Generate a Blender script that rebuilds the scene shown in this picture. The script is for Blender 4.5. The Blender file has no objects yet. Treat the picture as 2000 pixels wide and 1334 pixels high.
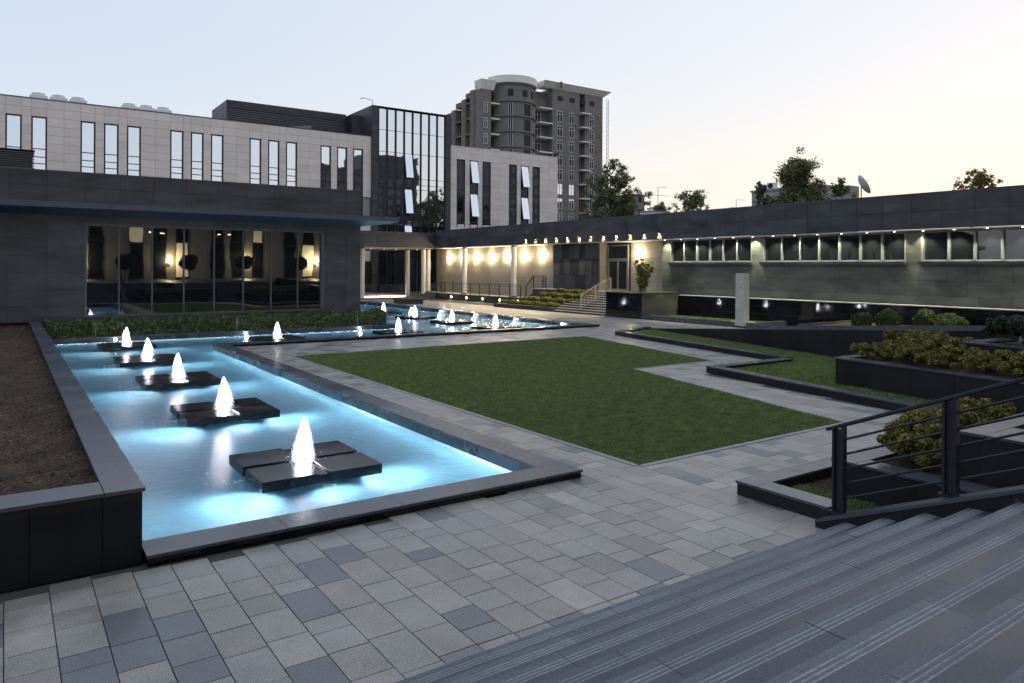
import bpy, bmesh, math, random
import numpy as np
from mathutils import Vector, Matrix

R = math.radians
random.seed(7)
rng = np.random.default_rng(11)
scene = bpy.context.scene
col = scene.collection

# ------------------------------------------------------------------ camera
cam_data = bpy.data.cameras.new("camera")
cam = bpy.data.objects.new("camera", cam_data)
col.objects.link(cam)
CAM_YAW, CAM_ROLL = 55.354, 0.28
cam.matrix_world = (Matrix.Translation((0, 0, 3.0)) @ Matrix.Rotation(R(CAM_YAW - 90), 4, 'Z')
                    @ Matrix.Rotation(R(90), 4, 'X') @ Matrix.Rotation(R(CAM_ROLL), 4, 'Z'))
cam_data.sensor_width = 36.0
cam_data.lens = 25.848
cam_data.shift_y = -0.0726
cam_data.clip_start = 0.1
cam_data.clip_end = 6000
scene.camera = cam

# ------------------------------------------------------------------ sky, sun, exposure
SUN_EL, SUN_AZ = 2.0, 0.0         # just above the horizon, azimuth measured from +X towards +Y
world = bpy.data.worlds.new("World")
scene.world = world
world.use_nodes = True
wn, wl = world.node_tree.nodes, world.node_tree.links
bg = wn["Background"]
sky = wn.new("ShaderNodeTexSky")
sky.sky_type = 'NISHITA'
sky.sun_disc = False
sky.sun_elevation = R(SUN_EL)
sky.sun_rotation = R(90 - SUN_AZ)
sky.dust_density = 2.0
def wmath(op, a, b=None):
    m = wn.new("ShaderNodeMath"); m.operation = op
    for i, v in enumerate((a, b)):
        if v is None: continue
        if isinstance(v, (int, float)): m.inputs[i].default_value = v
        else: wl.new(v, m.inputs[i])
    return m.outputs[0]
def wmix(fac, a, b):
    m = wn.new("ShaderNodeMix"); m.data_type = 'RGBA'; m.clamp_factor = True
    if isinstance(fac, (int, float)): m.inputs[0].default_value = fac
    else: wl.new(fac, m.inputs[0])
    for s, v in ((m.inputs[6], a), (m.inputs[7], b)):
        if isinstance(v, tuple): s.default_value = (*v, 1)
        else: wl.new(v, s)
    return m.outputs[2]
tc = wn.new("ShaderNodeTexCoord")
sp = wn.new("ShaderNodeSeparateXYZ"); wl.new(tc.outputs["Generated"], sp.inputs[0])
el = wmath('MAXIMUM', sp.outputs[2], 0.0)
dotn = wmath('ADD', wmath('MULTIPLY', sp.outputs[0], math.cos(R(SUN_AZ))), wmath('MULTIPLY', sp.outputs[1], math.sin(R(SUN_AZ))))
m_ = wn.new("ShaderNodeMapRange"); m_.interpolation_type = 'SMOOTHSTEP'
m_.inputs[1].default_value = -0.2; m_.inputs[2].default_value = 0.95; wl.new(dotn, m_.inputs[0])
toward = m_.outputs[0]
horizon = wmix(toward, (0.76, 0.82, 0.91), (0.965, 0.87, 0.80))
upper = wmix(toward, (0.62, 0.72, 0.89), (0.80, 0.825, 0.90))
e1 = wn.new("ShaderNodeMapRange"); e1.interpolation_type = 'SMOOTHSTEP'; e1.inputs[1].default_value = 0.0; e1.inputs[2].default_value = 0.30; wl.new(el, e1.inputs[0])
e2 = wn.new("ShaderNodeMapRange"); e2.interpolation_type = 'SMOOTHSTEP'; e2.inputs[1].default_value = 0.25; e2.inputs[2].default_value = 1.0; wl.new(el, e2.inputs[0])
grad = wmix(e2.outputs[0], wmix(e1.outputs[0], horizon, upper), (0.54, 0.64, 0.85))
ms = wn.new("ShaderNodeVectorMath"); ms.operation = 'SCALE'; ms.inputs[3].default_value = 0.08; wl.new(sky.outputs[0], ms.inputs[0])
ma = wn.new("ShaderNodeVectorMath"); ma.operation = 'ADD'; wl.new(grad, ma.inputs[0]); wl.new(ms.outputs[0], ma.inputs[1])
wl.new(ma.outputs[0], bg.inputs["Color"])
bg.inputs["Strength"].default_value = 0.87

sun_data = bpy.data.lights.new("sun", 'SUN')
sun_data.energy = 0.03
sun_data.angle = R(20)
sun_data.color = (1.0, 0.85, 0.68)
sun = bpy.data.objects.new("sun", sun_data)
col.objects.link(sun)
_d = Vector((math.cos(R(SUN_AZ)) * math.cos(R(SUN_EL + 4)), math.sin(R(SUN_AZ)) * math.cos(R(SUN_EL + 4)), math.sin(R(SUN_EL + 4))))
sun.rotation_euler = _d.to_track_quat('Z', 'Y').to_euler()

vs = scene.view_settings
vs.view_transform = 'Standard'
vs.look = 'None'
vs.gamma = 1.0
vs.use_curve_mapping = False
vs.exposure = 0.13
cy = scene.cycles
cy.use_denoising = True
cy.max_bounces = 7
cy.diffuse_bounces = 3
cy.glossy_bounces = 4
cy.transmission_bounces = 6
cy.transparent_max_bounces = 12
cy.sample_clamp_indirect = 14.0
cy.blur_glossy = 0.8

# ------------------------------------------------------------------ materials
def nodes_of(name):
    m = bpy.data.materials.new(name)
    m.use_nodes = True
    return m, m.node_tree.nodes, m.node_tree.links, m.node_tree.nodes["Principled BSDF"]

def add_rand(n, l):
    """a value that differs for every object and for every loose piece of a mesh"""
    oi = n.new("ShaderNodeObjectInfo")
    ge = n.new("ShaderNodeNewGeometry")
    ad = n.new("ShaderNodeMath"); ad.operation = 'ADD'
    l.new(oi.outputs["Random"], ad.inputs[0]); l.new(ge.outputs["Random Per Island"], ad.inputs[1])
    fr = n.new("ShaderNodeMath"); fr.operation = 'FRACT'
    l.new(ad.outputs[0], fr.inputs[0])
    return fr.outputs[0], ge.outputs["Position"]

def ramp(n, l, src, stops, const=False):
    r = n.new("ShaderNodeValToRGB")
    if const: r.color_ramp.interpolation = 'CONSTANT'
    e = r.color_ramp.elements
    while len(e) < len(stops): e.new(0.5)
    for i, (p, c) in enumerate(stops):
        e[i].position = p
        e[i].color = (*c, 1) if len(c) == 3 else c
    l.new(src, r.inputs[0])
    return r.outputs[0]

def mixc(n, l, mode, fac, a, b):
    m = n.new("ShaderNodeMix"); m.data_type = 'RGBA'; m.blend_type = mode
    if isinstance(fac, (int, float)): m.inputs[0].default_value = fac
    else: l.new(fac, m.inputs[0])
    for sock, v in ((m.inputs[6], a), (m.inputs[7], b)):
        if isinstance(v, tuple): sock.default_value = (*v, 1)
        else: l.new(v, sock)
    return m.outputs[2]

def noise(n, l, pos, scale, detail=4, rough=0.55, stretch=None):
    if stretch:
        mp = n.new("ShaderNodeMapping"); mp.inputs["Scale"].default_value = stretch
        l.new(pos, mp.inputs[0]); pos = mp.outputs[0]
    t = n.new("ShaderNodeTexNoise")
    t.inputs["Scale"].default_value = scale; t.inputs["Detail"].default_value = detail
    t.inputs["Roughness"].default_value = rough
    l.new(pos, t.inputs["Vector"])
    return t.outputs["Fac"]

def stone(name, stops, rough=0.5, speck=0.25, speck_scale=90, stain=0.35, stain_scale=1.3, bump=0.05, const=False,
          spec=0.5, stretch=None, rough_var=0.15):
    """stone whose tone differs from piece to piece, speckled and stained"""
    m, n, l, b = nodes_of(name)
    rnd, pos = add_rand(n, l)
    c = ramp(n, l, rnd, stops, const)
    sp = noise(n, l, pos, speck_scale, 2, 0.7)
    c = mixc(n, l, 'MULTIPLY', 1.0, c, ramp(n, l, sp, [(0.3, (1 - speck,) * 3), (0.7, (1 + speck,) * 3)]))
    st = noise(n, l, pos, stain_scale, 6, 0.62, stretch)
    c = mixc(n, l, 'MULTIPLY', 1.0, c, ramp(n, l, st, [(0.3, (1 - stain,) * 3), (0.7, (1 + stain * 0.6,) * 3)]))
    l.new(c, b.inputs["Base Color"])
    rr = ramp(n, l, st, [(0.3, (max(rough - rough_var, 0.02),) * 3), (0.7, (rough + rough_var,) * 3)])
    l.new(rr, b.inputs["Roughness"])
    b.inputs["Specular IOR Level"].default_value = spec
    if bump:
        bp = n.new("ShaderNodeBump"); bp.inputs["Strength"].default_value = bump; bp.inputs["Distance"].default_value = 0.01
        l.new(sp, bp.inputs["Height"]); l.new(bp.outputs[0], b.inputs["Normal"])
    return m

def plain(name, c, rough=0.5, metal=0.0, var=0.08, spec=0.5, scale=6.0):
    m, n, l, b = nodes_of(name)
    rnd, pos = add_rand(n, l)
    nz = noise(n, l, pos, scale, 4)
    cc = ramp(n, l, nz, [(0.3, tuple(v * (1 - var) for v in c)), (0.7, tuple(v * (1 + var) for v in c))])
    l.new(cc, b.inputs["Base Color"])
    b.inputs["Roughness"].default_value = rough
    b.inputs["Metallic"].default_value = metal
    b.inputs["Specular IOR Level"].default_value = spec
    return m

def emit(name, c, strength):
    m, n, l, b = nodes_of(name)
    b.inputs["Base Color"].default_value = (*c, 1)
    b.inputs["Emission Color"].default_value = (*c, 1)
    b.inputs["Emission Strength"].default_value = strength
    return m

M = {}
M['paver'] = stone("granite_paver", [(0.0, (0.155, 0.160, 0.160)), (0.09, (0.18, 0.185, 0.184)), (0.13, (0.265, 0.242, 0.21)), (0.5, (0.325, 0.295, 0.255)), (0.8, (0.31, 0.29, 0.262)), (1.0, (0.385, 0.352, 0.30))],
                   rough=0.42, speck=0.8, speck_scale=130, stain=0.34, stain_scale=1.1, bump=0.03)
M['joint'] = plain("joint_mortar", (0.07, 0.066, 0.06), 0.9)
M['edging'] = stone("edging_granite", [(0, (0.27, 0.262, 0.25)), (1, (0.32, 0.31, 0.295))], rough=0.6, speck=0.3, stain=0.2)
M['step'] = stone("step_basalt", [(0, (0.034, 0.044, 0.061)), (1, (0.062, 0.074, 0.095))], rough=0.45, speck=0.4, speck_scale=80, stain=0.55, stain_scale=1.1, bump=0.05)
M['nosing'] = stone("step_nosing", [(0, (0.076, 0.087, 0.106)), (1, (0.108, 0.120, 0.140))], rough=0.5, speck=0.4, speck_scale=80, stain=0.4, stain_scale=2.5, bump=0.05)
M['groove'] = stone("step_groove", [(0, (0.24, 0.245, 0.25)), (1, (0.30, 0.30, 0.30))], rough=0.8, speck=0.3, speck_scale=60, stain=0.3)
M['coping'] = stone("coping_granite", [(0, (0.054, 0.059, 0.072)), (1, (0.070, 0.076, 0.090))], rough=0.26, speck=0.15, speck_scale=120, stain=0.09, stain_scale=0.8, bump=0.0, rough_var=0.06)
M['rim'] = stone("rim_granite", [(0, (0.026, 0.032, 0.042)), (1, (0.034, 0.041, 0.053))], rough=0.3, speck=0.15, speck_scale=120, stain=0.12, stain_scale=1.0, bump=0.0)
M['black'] = stone("black_granite", [(0, (0.007, 0.008, 0.009)), (1, (0.013, 0.014, 0.016))], rough=0.045, speck=0.3, speck_scale=120, stain=0.35, bump=0.0, rough_var=0.02, spec=0.35)
M['pad'] = stone("pad_granite", [(0, (0.009, 0.009, 0.011)), (1, (0.014, 0.014, 0.017))], rough=0.16, speck=0.4, speck_scale=120, stain=0.25, bump=0.0, spec=0.4, rough_var=0.06)
M['black_matte'] = stone("charcoal_granite", [(0, (0.011, 0.012, 0.014)), (1, (0.017, 0.018, 0.021))], rough=0.5, speck=0.6, speck_scale=140, stain=0.3, bump=0.0, spec=0.25)
M['clad'] = stone("dark_cladding", [(0, (0.044, 0.047, 0.054)), (1, (0.064, 0.067, 0.073))], spec=0.35, rough=0.5, speck=0.15, speck_scale=30, stain=0.55, stain_scale=0.55, bump=0.0, stretch=(1, 1, 3.5))
M['clad_grey'] = stone("grey_cladding", [(0, (0.088, 0.087, 0.072)), (1, (0.12, 0.118, 0.10))], rough=0.5, speck=0.15, speck_scale=30, stain=0.5, stain_scale=0.6, bump=0.0, stretch=(1, 1, 2.5))
M['clad_beige'] = stone("beige_cladding", [(0, (0.205, 0.19, 0.165)), (1, (0.25, 0.232, 0.205))], rough=0.55, speck=0.08, speck_scale=30, stain=0.14, stain_scale=0.7, bump=0.0)
M['white_panel'] = stone("pale_panel", [(0, (0.72, 0.625, 0.57)), (1, (0.79, 0.70, 0.645))], rough=0.6, speck=0.05, speck_scale=12, stain=0.10, stain_scale=0.35, bump=0.0, stretch=(1, 1, 3))
M['panel_back'] = plain("panel_backing", (0.34, 0.31, 0.29), 0.9)
M['dark_back'] = plain("dark_backing", (0.02, 0.021, 0.024), 0.8)
M['metal_dark'] = plain("dark_metal", (0.016, 0.019, 0.025), 0.55, 0.0, spec=0.3)
M['metal_frame'] = plain("frame_metal", (0.06, 0.066, 0.078), 0.4, 0.0)
M['metal_grey'] = plain("grey_metal", (0.16, 0.165, 0.165), 0.4, 0.0)
M['slat'] = plain("louvre_slat", (0.10, 0.105, 0.115), 0.5)
M['canopy'] = plain("canopy_metal", (0.045, 0.058, 0.082), 0.4, 0.0, 0.05)
M['column'] = plain("white_column", (0.62, 0.60, 0.57), 0.5)
M['soffit'] = plain("soffit_paint", (0.55, 0.54, 0.51), 0.6)
M['white'] = plain("white_metal", (0.68, 0.68, 0.68), 0.5)
M['soil'] = stone("soil", [(0, (0.066, 0.044, 0.029)), (1, (0.082, 0.056, 0.038))], rough=0.95, speck=0.9, speck_scale=26, stain=0.5, stain_scale=2.5, bump=1.0, spec=0.1)
M['pool_tile'] = stone("pool_tile", [(0, (0.125, 0.30, 0.415)), (1, (0.14, 0.335, 0.45))], rough=0.5, speck=0.06, stain=0.16, stain_scale=0.6, bump=0.0)
M['wall_tile'] = stone("pool_wall_tile", [(0, (0.52, 0.72, 0.78)), (1, (0.60, 0.78, 0.83))], rough=0.5, speck=0.2, speck_scale=25, stain=0.12, bump=0.0)
M['bark'] = plain("bark", (0.085, 0.065, 0.05), 0.9, 0, 0.3, 0.2, 12)
M['concrete'] = stone("raw_concrete", [(0, (0.20, 0.182, 0.165)), (1, (0.225, 0.207, 0.188))], rough=0.9, speck=0.12, speck_scale=3, stain=0.16, stain_scale=0.25, bump=0, spec=0.2)
M['brick'] = None
M['pale_render'] = stone("pale_render", [(0, (0.34, 0.31, 0.285)), (1, (0.38, 0.35, 0.32))], rough=0.9, speck=0.1, speck_scale=6, stain=0.18, bump=0)
M['slab_white'] = plain("white_slab", (0.78, 0.75, 0.68), 0.7)
M['dark_void'] = plain("dark_opening", (0.025, 0.024, 0.023), 0.8)
M['stele'] = stone("pale_concrete", [(0, (0.46, 0.445, 0.39)), (1, (0.50, 0.485, 0.43))], rough=0.8, speck=0.1, stain=0.15)
M['ground'] = plain("ground", (0.10, 0.10, 0.095), 0.95, 0, 0.3, 0.2, 0.2)
M['warm_lamp'] = emit("warm_lamp_glow", (1.0, 0.80, 0.46), 26)
M['white_lamp'] = emit("white_lamp_glow", (1.0, 0.93, 0.78), 22)
M['strip'] = emit("pool_strip_glow", (0.80, 0.95, 1.0), 60.0)
M['pool_lamp'] = emit("pool_lamp_glow", (0.86, 0.93, 1.0), 9)

def brick_material():
    m, n, l, b = nodes_of("tower_brick")
    ge = n.new("ShaderNodeNewGeometry")
    sx = n.new("ShaderNodeSeparateXYZ"); l.new(ge.outputs["Position"], sx.inputs[0])
    ad = n.new("ShaderNodeMath"); l.new(sx.outputs[0], ad.inputs[0]); l.new(sx.outputs[1], ad.inputs[1])
    cx = n.new("ShaderNodeCombineXYZ"); l.new(ad.outputs[0], cx.inputs[0]); l.new(sx.outputs[2], cx.inputs[1])
    bt = n.new("ShaderNodeTexBrick")
    bt.inputs["Color1"].default_value = (0.23, 0.185, 0.155, 1); bt.inputs["Color2"].default_value = (0.15, 0.125, 0.11, 1)
    bt.inputs["Mortar"].default_value = (0.27, 0.24, 0.21, 1); bt.inputs["Scale"].default_value = 1.0
    bt.inputs["Brick Width"].default_value = 0.5; bt.inputs["Row Height"].default_value = 0.25; bt.inputs["Mortar Size"].default_value = 0.03
    l.new(cx.outputs[0], bt.inputs["Vector"])
    nz = noise(n, l, ge.outputs["Position"], 0.5, 6)
    c = mixc(n, l, 'MULTIPLY', 1.0, bt.outputs[0], ramp(n, l, nz, [(0.3, (0.8,) * 3), (0.7, (1.12,) * 3)]))
    l.new(c, b.inputs["Base Color"]); b.inputs["Roughness"].default_value = 0.95; b.inputs["Specular IOR Level"].default_value = 0.1
    return m
M['brick'] = brick_material()

def leaf_material(name, stops, transl=0.25, patch=(2.2, 0.72, 1.22)):
    m, n, l, b = nodes_of(name)
    rnd, pos = add_rand(n, l)
    c = ramp(n, l, rnd, stops)
    nz = noise(n, l, pos, patch[0], 5, 0.65)
    c = mixc(n, l, 'MULTIPLY', 1.0, c, ramp(n, l, nz, [(0.3, (patch[1],) * 3), (0.7, (patch[2],) * 3)]))
    l.new(c, b.inputs["Base Color"]); b.inputs["Roughness"].default_value = 0.5; b.inputs["Specular IOR Level"].default_value = 0.35
    tr = n.new("ShaderNodeBsdfTranslucent"); l.new(c, tr.inputs[0])
    mx = n.new("ShaderNodeMixShader"); mx.inputs[0].default_value = transl
    l.new(b.outputs[0], mx.inputs[1]); l.new(tr.outputs[0], mx.inputs[2])
    l.new(mx.outputs[0], n["Material Output"].inputs[0])
    return m
M['lawn'] = leaf_material("lawn_blade", [(0, (0.095, 0.152, 0.042)), (0.5, (0.17, 0.25, 0.068)), (0.85, (0.25, 0.31, 0.10)), (1, (0.36, 0.33, 0.16))], 0.25, (4.0, 0.6, 1.4))
M['hedge_leaf'] = leaf_material("hedge_leaf", [(0, (0.050, 0.080, 0.030)), (0.6, (0.12, 0.17, 0.062)), (1, (0.24, 0.29, 0.13))], 0.25, (6.0, 0.55, 1.4))
M['dark_leaf'] = leaf_material("dark_hedge_leaf", [(0, (0.020, 0.032, 0.016)), (0.7, (0.038, 0.056, 0.026)), (1, (0.065, 0.085, 0.04))], 0.1)
M['gold_leaf'] = leaf_material("golden_leaf", [(0, (0.06, 0.075, 0.016)), (0.4, (0.14, 0.14, 0.028)), (0.8, (0.26, 0.22, 0.045)), (1, (0.42, 0.33, 0.09))], 0.25, (9.0, 0.6, 1.4))
M['tree_leaf'] = leaf_material("tree_leaf", [(0, (0.07, 0.092, 0.04)), (0.6, (0.16, 0.18, 0.08)), (1, (0.28, 0.28, 0.13))], 0.2)
M['bush_leaf'] = leaf_material("bush_leaf", [(0, (0.08, 0.11, 0.034)), (0.6, (0.18, 0.21, 0.062)), (1, (0.32, 0.30, 0.11))], 0.45)
M['row_leaf'] = leaf_material("row_leaf", [(0, (0.07, 0.095, 0.02)), (0.6, (0.17, 0.19, 0.04)), (1, (0.30, 0.29, 0.07))], 0.35, (5.0, 0.55, 1.4))
M['green_ball'] = leaf_material("shrub_leaf", [(0, (0.035, 0.062, 0.014)), (0.6, (0.07, 0.105, 0.024)), (1, (0.12, 0.15, 0.04))])

def water_material():
    m, n, l, b = nodes_of("pool_water")
    b.inputs["Base Color"].default_value = (0.86, 0.97, 1.0, 1)
    b.inputs["Transmission Weight"].default_value = 1.0
    b.inputs["IOR"].default_value = 1.33
    b.inputs["Roughness"].default_value = 0.04
    ge = n.new("ShaderNodeNewGeometry")
    a = noise(n, l, ge.outputs["Position"], 7.0, 6, 0.65)
    bp = n.new("ShaderNodeBump"); bp.inputs["Strength"].default_value = 0.7; bp.inputs["Distance"].default_value = 0.03
    l.new(a, bp.inputs["Height"]); l.new(bp.outputs[0], b.inputs["Normal"])
    return m
M['water'] = water_material()

def foam_material():
    m, n, l, b = nodes_of("lit_water_foam")
    tr = n.new("ShaderNodeBsdfTranslucent"); tr.inputs[0].default_value = (0.95, 0.95, 1.0, 1)
    df = n.new("ShaderNodeBsdfDiffuse"); df.inputs[0].default_value = (0.9, 0.9, 0.95, 1)
    mx = n.new("ShaderNodeMixShader"); mx.inputs[0].default_value = 0.25
    l.new(tr.outputs[0], mx.inputs[1]); l.new(df.outputs[0], mx.inputs[2])
    tp = n.new("ShaderNodeBsdfTransparent")
    ge = n.new("ShaderNodeNewGeometry")
    nz = noise(n, l, ge.outputs["Position"], 26, 4, 0.6, (1, 1, 0.16))
    m2 = n.new("ShaderNodeMixShader")
    f = ramp(n, l, nz, [(0.35, (0.62,) * 3), (0.6, (0.08,) * 3)])
    l.new(f, m2.inputs[0]); l.new(mx.outputs[0], m2.inputs[1]); l.new(tp.outputs[0], m2.inputs[2])
    l.new(m2.outputs[0], n["Material Output"].inputs[0])
    return m
M['foam'] = foam_material()
def veil_material():
    m, n, l, b = nodes_of("thin_water_veil")
    tr = n.new("ShaderNodeBsdfTranslucent"); tr.inputs[0].default_value = (0.95, 0.93, 1.0, 1)
    tp = n.new("ShaderNodeBsdfTransparent"); mx = n.new("ShaderNodeMixShader")
    ge = n.new("ShaderNodeNewGeometry")
    nz = noise(n, l, ge.outputs["Position"], 40, 3, 0.6, (1, 1, 0.12))
    l.new(ramp(n, l, nz, [(0.4, (0.995,) * 3), (0.68, (0.86,) * 3)]), mx.inputs[0])
    l.new(tr.outputs[0], mx.inputs[1]); l.new(tp.outputs[0], mx.inputs[2]); l.new(mx.outputs[0], n["Material Output"].inputs[0])
    return m
M['veil'] = veil_material()

def mirror_glass(name, tint, wav, rough=0.015, scale=0.9):
    """coated facade glass: a strong tinted reflection"""
    m, n, l, b = nodes_of(name)
    b.inputs["Base Color"].default_value = (*tint, 1)
    b.inputs["Metallic"].default_value = 1.0
    b.inputs["Roughness"].default_value = rough
    ge = n.new("ShaderNodeNewGeometry")
    nz = noise(n, l, ge.outputs["Position"], scale, 1, 0.4)
    bp = n.new("ShaderNodeBump"); bp.inputs["Strength"].default_value = wav; bp.inputs["Distance"].default_value = 0.02
    l.new(nz, bp.inputs["Height"]); l.new(bp.outputs[0], b.inputs["Normal"])
    return m
M['glass_mirror'] = mirror_glass("mirror_glass", (0.72, 0.76, 0.80), 0.12)
M['glass_sash'] = mirror_glass("open_sash_glass", (0.80, 0.84, 0.88), 0.05)

def dark_glass(name, ior, base, wav, scale):
    m, n, l, b = nodes_of(name)
    b.inputs["Base Color"].default_value = (*base, 1)
    b.inputs["Roughness"].default_value = 0.015
    b.inputs["IOR"].default_value = ior
    ge = n.new("ShaderNodeNewGeometry")
    nz = noise(n, l, ge.outputs["Position"], scale, 1, 0.4)
    bp = n.new("ShaderNodeBump"); bp.inputs["Strength"].default_value = wav; bp.inputs["Distance"].default_value = 0.03
    l.new(nz, bp.inputs["Height"]); l.new(bp.outputs[0], b.inputs["Normal"])
    return m
M['glass_dark'] = dark_glass("dark_glass", 2.4, (0.006, 0.007, 0.009), 0.09, 0.8)
M['glass_low'] = dark_glass("entrance_glass", 1.6, (0.012, 0.013, 0.016), 0.1, 0.8)

M['glass_rib'] = dark_glass("ribbon_glass", 1.9, (0.008, 0.009, 0.011), 0.35, 0.5)
M['lamp_hot'] = emit("wall_lamp_glow", (1.0, 0.86, 0.58), 60)
M['rail_warm'] = plain("bronze_rail", (0.34, 0.30, 0.25), 0.4)
WALL_W = 150.0

# ------------------------------------------------------------------ helpers
def link(name, mesh, parent=None, loc=(0, 0, 0), rot=None):
    o = bpy.data.objects.new(name, mesh)
    col.objects.link(o)
    if parent is not None:
        o.parent = parent
        o.location = Vector(loc) - Vector(worldloc(parent))
    else:
        o.location = loc
    if rot: o.rotation_euler = rot
    return o

def worldloc(o):
    v = Vector(o.location)
    while o.parent:
        o = o.parent
        v = v + Vector(o.location)
    return v

def tag(o, label=None, cat=None, group=None, kind=None):
    if label: o['label'] = label
    if cat: o['category'] = cat
    if group: o['group'] = group
    if kind: o['kind'] = kind
    return o

def thing(name, label, cat, loc=(0, 0, 0), group=None):
    o = bpy.data.objects.new(name, None)
    o.empty_display_size = 0.2
    col.objects.link(o)
    o.location = loc
    return tag(o, label, cat, group)

class MB:
    """collects simple solids into one mesh, in world coordinates"""
    def __init__(s): s.v, s.f, s.m = [], [], []
    def poly(s, pts, mi=0):
        k = len(s.v); s.v += [tuple(p) for p in pts]; s.f.append(tuple(range(k, k + len(pts)))); s.m.append(mi)
    def hexa(s, p, mi=0):
        k = len(s.v); s.v += [tuple(q) for q in p]
        for f in ((0, 3, 2, 1), (4, 5, 6, 7), (0, 1, 5, 4), (1, 2, 6, 5), (2, 3, 7, 6), (3, 0, 4, 7)):
            s.f.append(tuple(k + i for i in f)); s.m.append(mi)
    def box(s, x0, x1, y0, y1, z0, z1, mi=0):
        s.hexa([(x0, y0, z0), (x1, y0, z0), (x1, y1, z0), (x0, y1, z0), (x0, y0, z1), (x1, y0, z1), (x1, y1, z1), (x0, y1, z1)], mi)
    def bar(s, a, b, w, h, mi=0):
        """a box from a to b, w wide sideways, h high"""
        a, b = Vector(a), Vector(b); d = (b - a).normalized()
        side = d.cross(Vector((0, 0, 1)))
        side = Vector((1, 0, 0)) if side.length < 1e-4 else side.normalized()
        up = side.cross(d).normalized()
        q = []
        for p in (a, b):
            q.append([p - side * w / 2 - up * h / 2, p + side * w / 2 - up * h / 2, p + side * w / 2 + up * h / 2, p - side * w / 2 + up * h / 2])
        s.hexa([q[0][0], q[0][1], q[1][1], q[1][0], q[0][3], q[0][2], q[1][2], q[1][3]], mi)
    def tube(s, a, b, r0, r1=None, n=8, mi=0, caps=True):
        r1 = r0 if r1 is None else r1
        a, b = Vector(a), Vector(b); d = (b - a).normalized()
        u = d.cross(Vector((0.13, 0.2, 1)));
        if u.length < 1e-3: u = d.cross(Vector((1, 0, 0)))
        u.normalize(); w = d.cross(u)
        k = len(s.v)
        for p, r in ((a, r0), (b, r1)):
            for i in range(n):
                t = 2 * math.pi * i / n
                s.v.append(tuple(p + u * math.cos(t) * r + w * math.sin(t) * r))
        for i in range(n):
            j = (i + 1) % n
            s.f.append((k + i, k + j, k + n + j, k + n + i)); s.m.append(mi)
        if caps:
            s.f.append(tuple(k + i for i in range(n))[::-1]); s.m.append(mi)
            s.f.append(tuple(k + n + i for i in range(n))); s.m.append(mi)
    def prism(s, pts, z0, z1, mi=0):
        """pts: plan polygon (counter-clockwise); z1 may be a list of heights"""
        n = len(pts); k = len(s.v)
        zt = z1 if isinstance(z1, (list, tuple)) else [z1] * n
        s.v += [(x, y, z0) for x, y in pts] + [(p[0], p[1], z) for p, z in zip(pts, zt)]
        s.f.append(tuple(k + i for i in range(n))[::-1]); s.m.append(mi)
        s.f.append(tuple(k + n + i for i in range(n))); s.m.append(mi)
        for i in range(n):
            j = (i + 1) % n
            s.f.append((k + i, k + j, k + n + j, k + n + i)); s.m.append(mi)
    def lathe(s, c, prof, n=20, mi=0):
        k = len(s.v)
        for r, z in prof:
            for i in range(n):
                t = 2 * math.pi * i / n
                s.v.append((c[0] + r * math.cos(t), c[1] + r * math.sin(t), c[2] + z))
        for q in range(len(prof) - 1):
            for i in range(n):
                j = (i + 1) % n
                s.f.append((k + q * n + i, k + q * n + j, k + (q + 1) * n + j, k + (q + 1) * n + i)); s.m.append(mi)
    def mesh(s, name, mats, origin=(0, 0, 0), smooth=False, bevel=0):
        me = bpy.data.meshes.new(name)
        ox, oy, oz = origin
        me.from_pydata([(x - ox, y - oy, z - oz) for x, y, z in s.v], [], s.f)
        for m in (mats if isinstance(mats, (list, tuple)) else [mats]): me.materials.append(m)
        me.polygons.foreach_set("material_index", s.m)
        if bevel:
            bm = bmesh.new(); bm.from_mesh(me)
            bmesh.ops.bevel(bm, geom=list(bm.edges), offset=bevel, segments=1, affect='EDGES', profile=0.5)
            bm.to_mesh(me); bm.free()
        if smooth: me.polygons.foreach_set("use_smooth", [True] * len(me.polygons))
        me.update()
        return me
    def obj(s, name, mats, parent=None, origin=None, smooth=False, bevel=0):
        if origin is None:
            origin = worldloc(parent) if parent is not None else (0, 0, 0)
        return link(name, s.mesh(name, mats, origin, smooth, bevel), parent, origin)

_boxes = {}
def boxmesh(name, dx, dy, dz, mat, bevel=0.0):
    key = (name, round(dx, 3), round(dy, 3), round(dz, 3), mat.name, bevel)
    if key not in _boxes:
        b = MB(); b.box(-dx / 2, dx / 2, -dy / 2, dy / 2, -dz / 2, dz / 2)
        _boxes[key] = b.mesh(name, mat, bevel=bevel)
    return _boxes[key]

def block(name, x0, x1, y0, y1, z0, z1, mat, parent=None, bevel=0.0):
    return link(name, boxmesh(name, x1 - x0, y1 - y0, z1 - z0, mat, bevel), parent, ((x0 + x1) / 2, (y0 + y1) / 2, (z0 + z1) / 2))

def sub_rect(r, h):
    """rectangle r minus rectangle h, as up to four rectangles"""
    a0, a1, b0, b1 = r; c0, c1, d0, d1 = h
    if c0 >= a1 or c1 <= a0 or d0 >= b1 or d1 <= b0: return [r]
    out = []
    if b0 < d0: out.append((a0, a1, b0, d0))
    if d1 < b1: out.append((a0, a1, d1, b1))
    lo, hi = max(b0, d0), min(b1, d1)
    if a0 < c0: out.append((a0, c0, lo, hi))
    if c1 < a1: out.append((c1, a1, lo, hi))
    return out

def frange(a, b, step):
    out = [a]
    while out[-1] + step < b - step * 0.25: out.append(out[-1] + step)
    out.append(b)
    return out

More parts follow.
